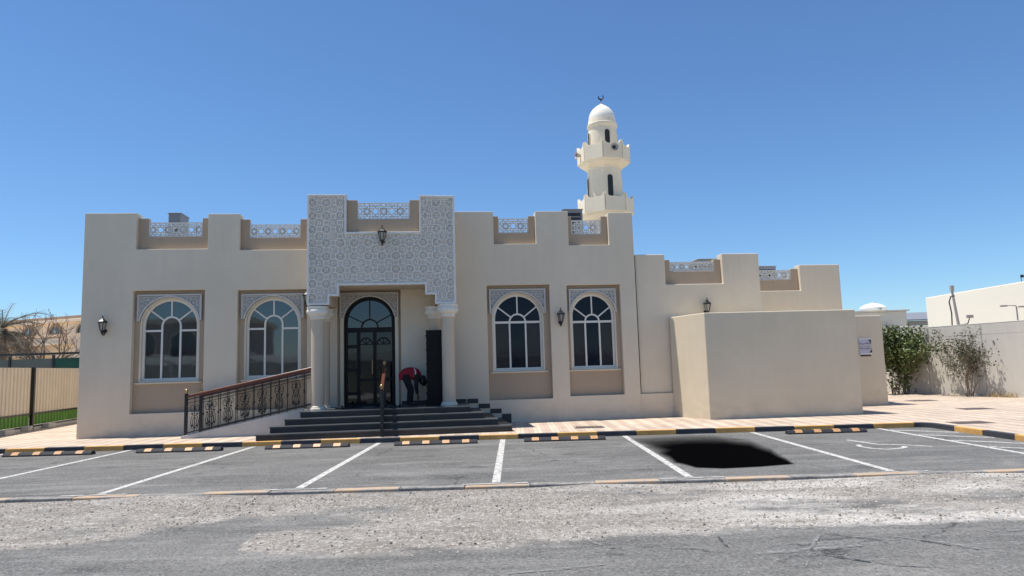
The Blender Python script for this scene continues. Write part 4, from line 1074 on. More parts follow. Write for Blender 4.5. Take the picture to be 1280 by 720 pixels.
# side returns of the steps along the platform
for i in range(3):
    z1 = SW + 0.143 * (i + 1)
    MB().box(SU[3][1] + 0.02, SU[i][1] - 0.002, SWF[i] + 0.56, -0.004, SW - 0.02, z1).build("side_step", 'granite', steps, bevel=0.006)
PZ = SW + 0.143 * 4
for i, (a_, b_) in enumerate(((9.83, 10.12), (10.13, 10.43), (10.44, 10.74), (10.75, 11.0))):
    z = PZ - 0.143 * i; MB().box(a_, b_, -0.022, -0.001, z - 0.02 if i < 3 else SW, z + 0.10).build("skirting", 'granite', steps)
MB().box(8.1, 9.8, -0.022, -0.001, PZ, PZ + 0.10).build("skirting", 'granite', steps)

ramp = thing("access_ramp", "pale concrete wheelchair ramp rising from the left to the porch", "ramp", P0, YAW)
MB().prism([(2.95, SW - 0.02), (5.77, SW - 0.02), (5.77, PZ - 0.005), (2.95, SW + 0.01)], -1.0, -0.004).build("ramp_slope", 'concrete', ramp, bevel=0.01)
MB().prism([(2.90, SW - 0.02), (4.97, SW - 0.02), (5.768, SW + 0.42), (5.768, PZ + 0.05), (2.90, SW + 0.06)], -1.12, -1.002).build("ramp_kerb", 'concrete', ramp, bevel=0.012)
rs_ = (PZ - SW) / (5.77 - 2.95)
def railing(name, lab, L_, rise, base_z, hgt, nb, post_first=True, parent_loc=None, rz=0.0, post_last=False):
    """wrought iron railing that climbs along +x: posts with balls, wooden rail, balusters and scrolls"""
    r_ = thing(name, lab, "railing", parent_loc, rz)
    s = rise / L_
    def post(x):
        z = s * x
        p = MB().box(x - .035, x + .035, -.035, .035, z - 0.02, z + hgt + .05).build("post", 'black', r_, bevel=0.008)
        MB().lathe([(0.02, z + hgt + .048), (0.022, z + hgt + .075)], (x, 0), 12).build("collar", 'brass', p, smooth=True)
        MB().ball((x, 0, z + hgt + .115), 0.045).build("ball", 'brass', p, smooth=True)
    post(0.0)
    if post_last: post(L_)
    # rail
    MB().add(*[([(xx, yy, s * xx + hgt - 0.06 + zz) for xx in (0.03, L_ - (0.03 if post_last else 0)) for yy, zz in ((-.04, 0), (.04, 0), (.045, .04), (.03, .07), (-.03, .07), (-.045, .04))],
                [(0, 1, 2, 3, 4, 5), (11, 10, 9, 8, 7, 6)] + [(i, i + 6, (i + 1) % 6 + 6, (i + 1) % 6) for i in range(6)])][0]).build("handrail", 'rail_wood', r_, bevel=0.008)
    for zz, w_ in ((0.09, 0.012), (hgt - 0.10, 0.012), (hgt - 0.19, 0.008)):
        MB().add([(xx, yy, s * xx + zz + dz) for xx in (0.03, L_) for yy, dz in ((-w_, -w_), (w_, -w_), (w_, w_), (-w_, w_))], [(0, 1, 2, 3), (7, 6, 5, 4)] + [(i, i + 4, (i + 1) % 4 + 4, (i + 1) % 4) for i in range(4)]).build("rail_bar", 'black', r_)
    d = L_ / nb
    for i in range(1, nb):
        x = d * i; z = s * x
        MB().box(x - .008, x + .008, -.008, .008, z + 0.04, z + hgt - 0.05).build("baluster", 'black', r_)
        mid = z + hgt * 0.46
        if i % 2 == 0:
            MB().ball((x, 0, mid), 0.028, 8).build("knob", 'black', r_, smooth=True)
    for i in range(0, nb, 2):
        # pair of hearts and rings between the uprights
        x = d * (i + 1.0) - d * .5; z = s * x
        if i + 1 >= nb: break
        sc = MB()
        for q in (-1, 1):
            pts = [(x + d * .5 + q * d * (.10 + .36 * math.sin(R(a_))), 0, z + s * d * .5 + 0.30 + 0.17 * math.cos(R(a_)) * (1 if a_ < 180 else .8)) for a_ in range(0, 331, 30)]
            sc.tube(pts, 0.0075, 5)
            pts = [(x + d * .5 + q * d * .28 + d * .22 * math.cos(R(a_)), 0, z + s * d * .5 + hgt - 0.34 + 0.075 * math.sin(R(a_))) for a_ in range(0, 361, 30)]
            sc.tube(pts, 0.0075, 5)
            sc.ball((x + d * .5 + q * d * .28, 0, z + s * d * .5 + 0.22), 0.026, 8); sc.ball((x + d * .5 + q * d * .28, 0, z + s * d * .5 + 0.50), 0.024, 8)
        tag(sc.build("scrollwork", 'black', r_, smooth=True), kind='stuff')
    return r_
rz_ = YAW
railing("ramp_railing", "black wrought iron railing with wooden handrail on outer edge of ramp", 2.98, 2.98 * rs_, 0, 0.98, 15, parent_loc=FW(2.99, -1.06, SW + 0.04), rz=rz_)
railing("ramp_railing", "black wrought iron railing with wooden handrail on ramp beside the wall", 2.78, 2.78 * rs_, 0, 0.98, 13, parent_loc=FW(3.05, -0.18, SW + 0.02), rz=rz_)
railing("stair_railing", "dark railing with glowing orange brown handrail seen end on up the middle of the steps", 1.50, 0.143 * 4 - 0.02, 0, 1.02, 12, parent_loc=FW(7.77, -2.62, SW), rz=YAW + R(91.5), post_last=True)

# ================================================================== WALL LANTERNS
def lantern(loc, rz, lab):
    l = thing("wall_lantern", lab, "lantern", loc, rz, "wall lanterns on the mosque")
    cy = -0.16
    MB().lathe([(0.045, -0.03), (0.05, -0.01), (0.05, 0.01), (0.03, 0.03)], (0, 0), 14).build("wall_plate", 'black', l, smooth=True).rotation_euler = (R(90), 0, 0)
    b = MB(); b.tube([(0, -.01, -.02), (0, -.06, -.10), (0, -.12, -.11), (0, cy, -.06), (0, cy, 0.0)], [.016, .018, .017, .016, .02], 8)
    b.build("bracket", 'black', l, smooth=True)
    MB().lathe([(0.02, -.09), (0.035, -.05), (0.05, -.01), (0.06, 0.012)], (0, cy), 6).build("base_cup", 'black', l)
    MB().lathe([(0.052, 0.012), (0.095, 0.20)], (0, cy), 6).build("glass", 'lampglass', l)
    cg = MB()
    for k_ in range(6):
        a_ = R(60 * k_); cg.tube([(0.056 * math.cos(a_), cy + 0.056 * math.sin(a_), 0.012), (0.10 * math.cos(a_), cy + 0.10 * math.sin(a_), 0.205)], 0.008, 4)
    cg.lathe([(0.098, .195), (0.112, .20), (0.112, .215), (0.098, .22)], (0, cy), 6)
    cg.build("cage", 'black', l)
    MB().lathe([(0.125, 0.216), (0.115, 0.232), (0.07, 0.27), (0.045, 0.29), (0.05, 0.30), (0.02, 0.32), (0.012, 0.335), (0.022, 0.35), (0.012, 0.37), (0.004, 0.395)], (0, cy), 6).build("roof", 'black', l)
    return l
L1 = lantern(FW(0.60, -0.002, 2.80), YAW, "black lantern on the blank wall left of the first arched window")
for loc, lab in ((FW(5.665, -0.002, 3.40), "black lantern half hidden beside the upper left edge of the porch panel"),
                 (FW(7.72, PY - 0.026, 4.84), "black lantern in the middle of the carved porch panel"),
                 (FW(12.42, -0.002, 2.77), "black lantern on the pier between the two right arched windows"),
                 (FW(16.62, 0.088, 2.98), "lantern top peeping over the low annex block")):
    c_ = copy_tree(L1); c_.location = loc; c_['label'] = lab

# ================================================================== PORCH THINGS
rk = thing("shoe_rack", "tall dark wooden shoe rack standing beside the right porch column", "shoe rack", FW(8.97, -0.55, PZ), YAW)
# open shelves face left, towards the door
MB().box(0.24, 0.26, -0.34, 0.40, 0, 1.88).build("back_panel", 'rack', rk)
MB().box(-0.20, 0.24, -0.36, -0.335, 0, 1.88).build("side_panel", 'rack', rk, bevel=0.004)
MB().box(-0.20, 0.24, 0.40, 0.425, 0, 1.88).build("side_panel", 'rack', rk, bevel=0.004)
MB().box(-0.21, 0.265, -0.365, 0.43, 1.88, 1.91).build("top_panel", 'rack', rk, bevel=0.004)
for i in range(10):
    z = 0.08 + i * 0.185
    MB().add([(-0.22, -0.333, z + .03), (0.238, -0.333, z), (0.238, 0.398, z), (-0.22, 0.398, z + .03), (-0.22, -0.333, z + .048), (0.238, -0.333, z + .018), (0.238, 0.398, z + .018), (-0.22, 0.398, z + .048)],
             [(0, 3, 2, 1), (4, 5, 6, 7), (0, 1, 5, 4), (1, 2, 6, 5), (2, 3, 7, 6), (3, 0, 4, 7)]).build("shelf", 'ac' if i in (3, 6, 8) else 'rack', rk)
# slippers by the door
for i, (u, w, a_) in enumerate(((6.62, -0.9, .4), (6.74, -0.92, .3), (6.9, -0.55, 1.2), (7.02, -0.5, 1.3), (7.55, -0.75, 2.2), (7.66, -0.7, 2.4), (7.95, -1.15, .1), (8.07, -1.17, .2))):
    s_ = thing("slipper", "small dark slipper left on the porch floor before the door", "slipper", FW(u, w, PZ), YAW + a_, "slippers left on the porch")
    ol = [(-.13, -.03), (-.10, -.042), (0, -.036), (.08, -.05), (.125, -.035), (.135, 0), (.12, .035), (.08, .048), (0, .036), (-.10, .042), (-.13, .03)]
    MB().slab(ol, 0.0, 0.028).build("sole", 'rubber', s_, bevel=0.006)
    st = MB()
    for yy in range(7):
        pass
    st.tube([(.03, -.046, .02), (.04, -.035, .055), (.045, 0, .07), (.04, .035, .055), (.03, .046, .02)], [.014, .018, .02, .018, .014], 6, ell=1.0)
    st.build("strap", 'rack', s_, smooth=True)

# ---- bending person
per = thing("person", "person in red top and black trousers bending down with both arms hanging", "person", FW(8.33, -0.50, PZ), YAW)
per.scale = (0.86, 0.9, 0.92)
def skin_obj(name, verts, edges, radii, material, parent, root=0, sub=2):
    me = bpy.data.meshes.new(name); me.from_pydata(verts, edges, []); me.materials.append(M_[material])
    o = bpy.data.objects.new(name, me); COL.objects.link(o); o.parent = parent
    md = o.modifiers.new("skin", 'SKIN'); md.use_smooth_shade = True
    if not me.skin_vertices:
        pass
    sv = me.skin_vertices[0].data
    for i, r_ in enumerate(radii): sv[i].radius = r_ if hasattr(r_, '__len__') else (r_, r_); sv[i].use_root = (i == root)
    s2 = o.modifiers.new("subdiv", 'SUBSURF'); s2.levels = sub; s2.render_levels = sub
    return o
BV = []; BE = []; BR = []
def jn(p, r_, prev=None):
    BV.append(p); BR.append(r_); i = len(BV) - 1
    if prev is not None: BE.append((prev, i))
    return i
pel = jn((-0.11, 0, 0.83), (0.115, 0.13))
sp1 = jn((-0.04, 0, 0.905), 0.115, pel); sp2 = jn((0.10, 0, 0.90), 0.125, sp1); che = jn((0.21, 0, 0.85), 0.12, sp2)
nk = jn((0.30, 0, 0.775), 0.055, che); hd0 = jn((0.345, 0, 0.735), 0.075, nk); hd1 = jn((0.39, 0, 0.68), 0.098, hd0); hd2 = jn((0.415, 0, 0.615), 0.075, hd1)
for s in (-1, 1):
    hip = jn((-0.10, 0.095 * s, 0.77), 0.095, pel)
    kn = jn((0.0 + 0.05 * (s < 0), 0.10 * s, 0.43), 0.06, hip); cf = jn((-0.03 + 0.05 * (s < 0), 0.105 * s, 0.30), 0.056, kn)
    ak = jn((-0.03 + 0.06 * (s < 0), 0.11 * s, 0.09), 0.04, cf); to = jn((0.12 + 0.06 * (s < 0), 0.125 * s, 0.035), 0.035, ak)
    sh = jn((0.205, 0.155 * s, 0.80), 0.06, che); el = jn((0.19, 0.185 * s, 0.54), 0.043, sh); wr = jn((0.22, 0.15 * s, 0.31), 0.028, el)
    pm = jn((0.235, 0.145 * s, 0.25), 0.034, wr)
    for q, (dx, ln) in enumerate(((-.03, .075), (-.01, .085), (.012, .08), (.03, .065))):
        f1 = jn((0.235 + dx, (0.145 - .004 * q) * s, 0.205), 0.0095, pm); f2 = jn((0.243 + dx, (0.135 - .004 * q) * s, 0.205 - ln * .6), 0.0085, f1); jn((0.237 + dx, (0.122 - .004 * q) * s, 0.205 - ln), 0.0075, f2)
    t1 = jn((0.272, 0.135 * s, 0.235), 0.011, pm); jn((0.285, 0.12 * s, 0.20), 0.009, t1)
skin_obj("body", BV, BE, BR, 'skin', per)
# face details on the hanging head: nose, ears
fc = MB(); fc.tube([(0.475, 0, 0.70), (0.50, 0, 0.675), (0.492, 0, 0.655)], [.012, .02, .014], 8); fc.build("nose", 'skin', per, smooth=True)
for s in (-1, 1): MB().ball((0.36, 0.098 * s, 0.66), 0.024, 8).build("ear", 'skin', per, smooth=True)
hr = MB()
hr.tube([(0.315, 0, 0.80), (0.345, 0, 0.775), (0.385, 0, 0.72), (0.41, 0, 0.64), (0.415, 0, 0.575), (0.41, 0, 0.53)], [.05, .092, .122, .118, .085, .03], 14)
hr.build("hair", 'hair', per, smooth=True)
st = MB(); st.tube([(-0.195, 0, 0.71), (-0.185, 0, 0.795), (-0.11, 0, 0.87), (-0.03, 0, 0.905), (0.09, 0, 0.895), (0.19, 0, 0.85), (0.255, 0, 0.80), (0.285, 0, 0.775)], [.12, .155, .165, .15, .158, .158, .115, .075], 18, ell=1.12)
st.build("shirt", 'red', per, smooth=True)
for s in (-1, 1):
    MB().tube([(0.19, 0.10 * s, 0.855), (0.215, 0.165 * s, 0.80), (0.20, 0.185 * s, 0.68), (0.19, 0.187 * s, 0.54), (0.205, 0.168 * s, 0.42), (0.219, 0.152 * s, 0.325)], [.075, .08, .068, .058, .05, .042], 12).build("sleeve", 'blackcloth', per, smooth=True)
    o_ = 0.05 * (s < 0)
    MB().tube([(-0.11, 0.07 * s, 0.85), (-0.095, 0.095 * s, 0.74), (-0.05 + o_ * .5, 0.10 * s, 0.58), (0.0 + o_, 0.10 * s, 0.43), (-0.02 + o_, 0.105 * s, 0.28), (-0.03 + o_, 0.11 * s, 0.08)], [.12, .118, .098, .082, .075, .07], 14).build("trouser_leg", 'blackcloth', per, smooth=True)
    MB().tube([(-0.085 + o_, 0.11 * s, 0.05), (-0.02 + o_, 0.112 * s, 0.055), (0.06 + o_, 0.118 * s, 0.045), (0.15 + o_, 0.125 * s, 0.033), (0.19 + o_, 0.128 * s, 0.028)], [.035, .048, .046, .04, .02], 10).build("shoe", 'rubber', per, smooth=True)
    MB().tube([(0.115, 0.06 * s, 1.048), (0.165, 0.12 * s, 0.985), (0.185, 0.172 * s, 0.905), (0.185, 0.19 * s, 0.84)], [.010, .018, .018, .012], 8).build("white_stripe", 'whitecloth', per, smooth=True)

# ================================================================== ROOF EQUIPMENT
def ac_unit(loc, rz, lab, w, d, h, legs, body='ac', grille_side='x'):
    a_ = thing("rooftop_cooler", lab, "air conditioner", loc, rz, "cooling units on the mosque roof")
    MB().box(-w / 2, w / 2, -d / 2, d / 2, legs, legs + h).build("casing", body, a_, bevel=0.015)
    MB().box(-w / 2 - .02, w / 2 + .02, -d / 2 - .02, d / 2 + .02, legs + h + .001, legs + h + .03).build("lid", body, a_, bevel=0.008)
    for sx in (-1, 1):
        for sy in (-1, 1):
            MB().box(sx * (w / 2 - .05) - .025, sx * (w / 2 - .05) + .025, sy * (d / 2 - .05) - .025, sy * (d / 2 - .05) + .025, 0, legs - .001).build("leg", 'pole', a_)
    MB().box(-w / 2 + .07, w / 2 - .07, -d / 2 - .012, -d / 2 - .001, legs + .12, legs + h - .1).build("front_grille", 'dark' if grille_side == 'f' else 'greyroof', a_)
    for i in range(5):
        z = legs + .15 + i * (h - .28) / 5
        MB().box(-w / 2 + .09, w / 2 - .09, -d / 2 - .03, -d / 2 - .013, z, z + .03).build("grille_slat", body if grille_side != 'f' else 'greyroof', a_)
    MB().box(-w / 2 - .012, -w / 2 - .001, -d / 2 + .07, d / 2 - .07, legs + .08, legs + h - .08).build("side_grille", 'dark', a_)
    return a_
ac_unit(FW(1.20, 3.2, 4.55), YAW, "grey cooler on the roof behind the leftmost parapet lattice", 0.36, 0.7, 1.0, 0.95, 'greyroof')
ac_unit(FW(13.35, 2.6, 4.55), YAW, "dark louvred cooler on the roof just left of the minaret", 0.62, 0.8, 0.85, 1.02, 'greyroof', 'f')
ac_unit(FW(17.3, 1.6, 3.6), YAW, "grey cooler on the roof behind the wing lattice right of the minaret", 0.75, 0.8, 0.72, 0.32)
ac_unit(FW(20.3, 4.2, 3.61), YAW, "wide low cooler with dark vents behind the rightmost parapet lattice", 0.85, 0.8, 0.70, 0.45, 'ac', 'f')

# ================================================================== LEFT SIDE: fences, house, palm, tree
fx0, fy0, fx1, fy1 = -14.10, 17.5, -16.4, 29.3
fd = Vector((fx1 - fx0, fy1 - fy0, 0)); fl = fd.length; frz = math.atan2(fd.y, fd.x)
fen = thing("corrugated_fence", "cream corrugated metal fence with black posts and green lower band at left", "fence", (fx0, fy0, SW), frz)
MB().box(-6, fl, -0.09, 0.09, -0.1, 0.07).build("footing", 'boundary', fen, bevel=0.01)
bay = 4.4; x = -6.0 + 0.07
def corr(x0, x1, z0, z1, pitch, depth):
    mb = MB(); pts = []; xx = x0
    while xx < x1 - 1e-6:
        for q, yy in ((0, 0), (.42, 0), (.5, depth), (.92, depth)):
            px = xx + q * pitch
            if px <= x1: pts.append((px, yy))
        xx += pitch
    pts.append((x1, 0)); n = len(pts)
    v = [(a_, b_ - .02, z0) for a_, b_ in pts] + [(a_, b_ - .02, z1) for a_, b_ in pts] + [(a_, b_ - .012, z0) for a_, b_ in pts] + [(a_, b_ - .012, z1) for a_, b_ in pts]
    f = []
    for i in range(n - 1): f += [(i, i + 1, n + i + 1, n + i), (2 * n + i, 3 * n + i, 3 * n + i + 1, 2 * n + i + 1), (n + i, n + i + 1, 3 * n + i + 1, 3 * n + i), (i, 2 * n + i, 2 * n + i + 1, i + 1)]
    f += [(0, n, 3 * n, 2 * n), (n - 1, 3 * n - 1, 4 * n - 1, 2 * n - 1)]
    return mb.add(v, f)
x = 4.15 - bay * 2
while x < fl - 0.5:
    MB().box(x - .05, x + .05, -.12, -.02, 0, 1.90).build("post", 'black', fen, bevel=0.006)
    xe = min(x + bay, fl)
    corr(x + .055, xe - .055, 0.50, 1.88, 0.21, -0.03).build("sheet_panel", 'sheet_metal', fen, fix=False)
    corr(x + .055, xe - .055, 0.13, 0.46, 0.21, -0.03).build("lower_panel", 'green_metal', fen, fix=False)
    MB().box(x + .055, xe - .055, -.075, -.055, 0.455, 0.505).build("rail", 'black', fen)
    MB().box(x + .055, xe - .055, -.075, -.055, 0.075, 0.125).build("rail", 'black', fen)
    x += bay
for i, (u_, lab) in enumerate(((2.3, "loose pale concrete block at the fence foot nearest the left picture edge"), (3.7, "loose pale concrete block at the fence foot beside the black fence post"), (5.0, "loose pale concrete block at the fence foot nearest the building corner"))):
    p = Vector((fx0, fy0, 0)) + fd.normalized() * u_ + Vector((0.28, 0, 0)) * rng.uniform(.6, 1.1)
    b_ = MB().box(-.2, .2, -.1, .1, 0, .14).build("concrete_block", 'concrete', None, bevel=0.015)
    b_.location = (p.x, p.y, SW); b_.rotation_euler = (0, 0, frz + rng.uniform(-.2, .2))
    tag(b_, lab, "block", "blocks along the fence foot")
sf = thing("screen_fence", "taller shade net fence behind corrugated fence, grey and dark green cloth", "fence", (-30, 27.6, 0), R(-3))
x = 0.0; i = 0
while x < 14.5:
    MB().box(x - .04, x + .04, -.05, .03, 0, 2.55).build("post", 'black', sf)
    w_ = 1.75 if i != 6 else 1.75
    MB().box(x + .045, x + w_ - .045, -.012, .0, 0.2, 2.42).build("net_panel", 'green_net' if x > 12 - .1 else 'grey_net', sf)
    x += w_; i += 1
MB().box(0, 14.6, -.07, .05, 2.56, 2.64).build("top_rail", 'black', sf)

hs = thing("villa", "peach coloured two storey house with arched upper windows beyond left fences", "house", (-40, 60, 0), R(-22))
MB().box(-25, 16, 0, 12, -0.1, 6.40).build("wall", 'house', hs)
MB().box(-25.4, 16.4, -0.40, 12.4, 6.41, 6.66).build("eaves", 'house', hs, bevel=0.03)
MB().box(-25.2, 16.2, -0.25, 12.2, 6.67, 6.95).build("roof_edge", 'house_trim', hs, bevel=0.03)
for k_ in range(-6, 4):
    cx = 0.8 + 3.45 * k_
    w_ = MB().ring(arch_outline(cx, 0.84, 5.45, 5.50, 16), arch_outline(cx, 0.66, 5.45, 5.50, 16), -0.14, 0.0, closed=False).build("arched_window", 'house_trim', hs)
    MB().prism([(cx - .66, 5.45), (cx + .66, 5.45)] + arc(cx, 5.50, .66, 0, math.pi, 16), -0.06, -0.02).build("pane", 'glass', w_)
    MB().box(cx - .85, cx + .85, -.16, 0, 5.35, 5.445).build("sill", 'house', w_)
    MB().box(cx - .035, cx + .035, -.10, -.061, 5.46, 6.15).build("mullion", 'white', w_)
MB().box(-25, 2.95, -1.2, -0.01, 4.5, 4.76).build("balcony_slab", 'house', hs, bevel=0.02)
MB().box(-25, 2.93, -1.2, -1.08, 4.77, 5.03).build("balcony_parapet", 'house', hs, bevel=0.01)
MB().box(-25, 2.97, -1.24, -1.04, 5.04, 5.16).build("balcony_coping", 'house_trim', hs, bevel=0.01)
MB().box(-25, 0.2, -1.0, -0.01, 3.6, 3.85).build("canopy_slab", 'house', hs, bevel=0.02)
for cx in (0.0, -5.5, -12): MB().box(cx - .14, cx + .14, -.95, -.67, -0.1, 3.59).build("pillar", 'house_trim', hs)
for cx in (-10, -3.2, 2.0): MB().box(cx - .8, cx + .8, -.05, -.01, 0.6, 2.6).build("window", 'glass', hs)

def frond(mb, base, az, length, droop, up_, n=11, lw=0.028, ll=0.34, stem=None):
    d = Vector((math.cos(az), math.sin(az), 0)); pts = []
    for i in range(n + 1):
        t = i / n; pts.append(base + d * (length * t * (1 - .18 * t * droop)) + Vector((0, 0, up_ * length * t - droop * length * t * t)))
    if stem is not None: stem.tube(pts, [0.02 * (1 - .8 * i / n) + .004 for i in range(n + 1)], 4)
    sd = d.cross(Vector((0, 0, 1)))
    for i in range(1, n + 1):
        for k_ in range(2):
            t_ = (pts[i] - pts[i - 1]).normalized(); p = pts[i - 1].lerp(pts[i], k_ / 2)
            l_ = ll * (1 - .55 * abs(i / n - .45)) * rng.uniform(.8, 1.15)
            for s in (-1, 1):
                e_ = p + (sd * s * .72 + t_ * .55 + Vector((0, 0, rng.uniform(-.1, .35)))) * l_
                nn = t_ * lw
                mb.add([p - nn * .5, p + nn * .5, e_], [(0, 1, 2)])
pl = thing("palm_tree", "date palm with skirt of dead fronds at the left picture edge behind the fence", "palm", (-22.8, 31, 0))
MB().tube([(0, 0, -0.1), (.05, 0, 1.5), (0, 0, 3.9)], [.24, .2, .18], 12).build("trunk", 'bark', pl, smooth=True)
live = MB(); stem_ = MB(); dead = MB()
for i in range(34):
    frond(live, Vector((0, 0, 3.95)), rng.uniform(0, 6.28), rng.uniform(1.6, 2.3), rng.uniform(.35, .75), rng.uniform(.35, 1.0), stem=stem_)
for i in range(80):
    frond(dead, Vector((0, 0, 3.75)), rng.uniform(0, 6.28), rng.uniform(1.2, 2.1), rng.uniform(.5, .95), rng.uniform(-.3, .25), stem=stem_)
tag(live.build("crown", 'frond', pl, fix=False), kind='stuff'); tag(dead.build("dead_fronds", 'deadleaf', pl, fix=False), kind='stuff'); tag(stem_.build("frond_stems", 'deadleaf', pl), kind='stuff')

def branches(mb, p, d, l_, r_, depth, out=None, spread=.6, grav=.0):
    n = 4; pts = [p.copy()]; dd = d.copy()
    for i in range(n):
        dd = (dd + Vector((rng.gauss(0, .13), rng.gauss(0, .13), rng.gauss(0.02, .08) - grav))).normalized()
        pts.append(pts[-1] + dd * l_ / n)
    mb.tube(pts, [r_ * (1 - .38 * i / n) for i in range(n + 1)], 6 if r_ > .02 else 4, caps=False)
    if out is not None: out += pts[1:]
    if depth > 0:
        for k_ in range(rng.choice((2, 3))):
            q = pts[rng.choice((2, 3, 4, 4))]
            nd = (dd + Vector((rng.gauss(0, spread), rng.gauss(0, spread), rng.gauss(.12, spread * .5)))).normalized()
            branches(mb, q, nd, l_ * rng.uniform(.6, .82), r_ * .6, depth - 1, out, spread, grav)
bt = thing("bare_tree", "leafless grey tree with thin twigs above the left fence, before the peach house", "tree", (-20.3, 30, 0))
mb = MB(); mb.tube([(0, 0, -.1), (.08, 0, .9), (.02, .05, 1.7)], [.13, .11, .09], 8); mb.build("trunk", 'bark', bt, smooth=True)
for i in range(8):
    mb = MB(); a_ = i * .79 + .4
    branches(mb, Vector((.02, .05, 1.5 + .05 * i)), Vector((math.cos(a_) * .75, math.sin(a_) * .5, .85)).normalized(), 1.15, .055, 4)
    mb.build("limb", 'twig', bt, smooth=True, fix=False)

# ================================================================== RIGHT SIDE: wall, bushes, buildings, poles
wx0, wy0, wx1, wy1 = 13.9, 34.0, 19.6, 12.6
wd_ = Vector((wx1 - wx0, wy1 - wy0, 0)); wl = wd_.length; wrz = math.atan2(wd_.y, wd_.x)
bw = thing("boundary_wall", "long pale rendered boundary wall with thin ribs along the right of the forecourt", "wall", (wx0, wy0, 0), wrz)
ribs = []
for px_t in (0.3, 3.3): pass
pan = 3.0; x = 0.0
first = 0.5
xr = [0.0] + [first + 2.35 * k_ for k_ in range(10)]
for i in range(len(xr) - 1):
    a_, b_ = xr[i], min(xr[i + 1], wl)
    MB().box(a_ + .03, b_ - .03, -0.10, 0.10, -0.1, 2.60).build("wall_panel", 'boundary', bw, bevel=0.01)
    MB().box(a_ + .03, b_ - .03, -0.103, 0.103, 2.24, 2.247).build("groove_bead", 'boundary_rib', bw)
    MB().box(b_ - .028, b_ + .028, -0.085, 0.085, -0.1, 2.60).build("rib", 'boundary_rib', bw, bevel=0.01)
    MB().box(a_ + .03, b_ - .03, -0.105, 0.105, 2.602, 2.63).build("coping", 'boundary', bw, bevel=0.01)

def shrub(name, lab, loc, H, Wd, nst, nleaf, lmat, lsize, dens, leanx=0.0, low=0.0, stem=.018):
    t_ = thing(name, lab, "bush", loc)
    mb = MB(); tips = []
    for i in range(nst):
        a_ = rng.uniform(0, 6.28); tl = rng.uniform(.05, .36)
        branches(mb, Vector((rng.uniform(-.2, .2) * Wd, rng.uniform(-.1, .1) * Wd, -.02)), Vector((math.cos(a_) * tl * Wd / H * 1.5 + leanx, math.sin(a_) * tl * Wd / H, 1)).normalized(), H * rng.uniform(.34, .50), stem, 3, tips, .36)
    tag(mb.build("stems", 'twig', t_, smooth=True, fix=False), kind='stuff')
    lv = MB(); cl = [p for p in tips if p.z > H * low]
    for i in range(nleaf):
        p = rng.choice(cl) + Vector((rng.gauss(0, dens), rng.gauss(0, dens), rng.gauss(0, dens)))
        if p.z < 0.04 or p.z > H * 1.02: continue
        a_ = Vector((rng.gauss(0, 1), rng.gauss(0, 1), rng.gauss(0, .7))).normalized(); b_ = a_.orthogonal().normalized(); b_.rotate(Matrix.Rotation(rng.uniform(0, 6.28), 3, a_))
        s = lsize * rng.uniform(.6, 1.3); c_ = a_.cross(b_)
        lv.add([p, p + a_ * s * .55 + b_ * s * .33, p + a_ * s * 1.15 + c_ * s * .12, p + a_ * s * .55 - b_ * s * .33], [(0, 1, 2, 3)])
    tag(lv.build("leaves", lmat, t_, fix=False), kind='stuff')
    return t_
shrub("leafy_bush", "dense green bush at the near end of annex against the boundary wall", (14.90, 27.3, SW), 2.6, 1.55, 15, 9500, 'leaf', 0.10, 0.12)
shrub("dry_bush", "sparse half dry bush with dull leaves against the boundary wall", (15.88, 24.7, SW), 2.35, 0.8, 15, 2600, 'leaf_dull', 0.075, 0.07, low=.25, stem=.011)
for i in range(9):
    t_ = 0.45 + i * 0.062 + rng.uniform(-.02, .02); p = Vector((wx0, wy0, 0)) + wd_ * t_ + Vector((-.28, -.05, 0))
    lv = MB()
    for k_ in range(90):
        a_ = rng.uniform(0, 6.28); l_ = rng.uniform(.08, .30); q = Vector((rng.gauss(0, .14), rng.gauss(0, .18), 0)); d_ = Vector((math.cos(a_) * .6, math.sin(a_) * .6, 1)).normalized() * l_
        s = Vector((-math.sin(a_), math.cos(a_), 0)) * .008; lv.add([q - s, q + s, q + d_], [(0, 1, 2)])
    o = lv.build("dry_grass", 'drygrass', None, fix=False); o.location = (p.x, p.y, SW); tag(o, kind='stuff')

cb = thing("cream_building", "large windowless cream building rising behind boundary wall at right edge", "building", (24.98, 42.0, 0), R(-90))
MB().box(0, 26, 0, 14, -0.1, 5.0).build("wall", 'creambldg', cb, bevel=0.03)
MB().box(0.3, 25.7, 0.3, 13.7, 5.001, 5.06).build("roof", 'concrete', cb)
ap_ = thing("roof_antenna", "thin little aerial on the cream building roof at far right", "antenna", (25.6, 34.8, 5.0))
MB().tube([(0, 0, 0), (0, 0, .42)], .014, 6).build("mast", 'dark', ap_); MB().box(-.02, .14, -.02, .02, .30, .44).build("aerial_box", 'dark', ap_)
gb = thing("grey_house", "grey beige flat house far behind the annex with a white tank on its roof", "house", (33, 60, 0), R(-6))
MB().box(-9, 0.9, 0, 9, -0.1, 5.35).build("wall", 'greybldg', gb, bevel=0.03)
MB().box(-9.2, 1.1, -.15, 9, 5.36, 5.5).build("parapet", 'greybldg', gb, bevel=0.02)
MB().box(-9, 6, -4.2, -.16, -0.1, 3.9).build("lower_wing", 'creambldg', gb, bevel=0.03)
tk = thing("roof_tank", "white domed water tank on the grey house roof", "water tank", (31.4, 60.6, 5.5))
MB().lathe([(1.05, 0), (1.1, .12), (1.1, .24), (.98, .36), (.72, .52), (.4, .62), (.12, .66), (.1, .72)], seg=24).build("tank", 'whitetank', tk, smooth=True, sharp=40)
MB().box(-.1, .1, -1.3, -1.05, 0.02, .16).build("outlet", 'pole', tk)
sh_ = thing("grey_shed", "low building with grey metal roof between the grey house and cream building", "shed", (38.5, 66, 0), R(-6))
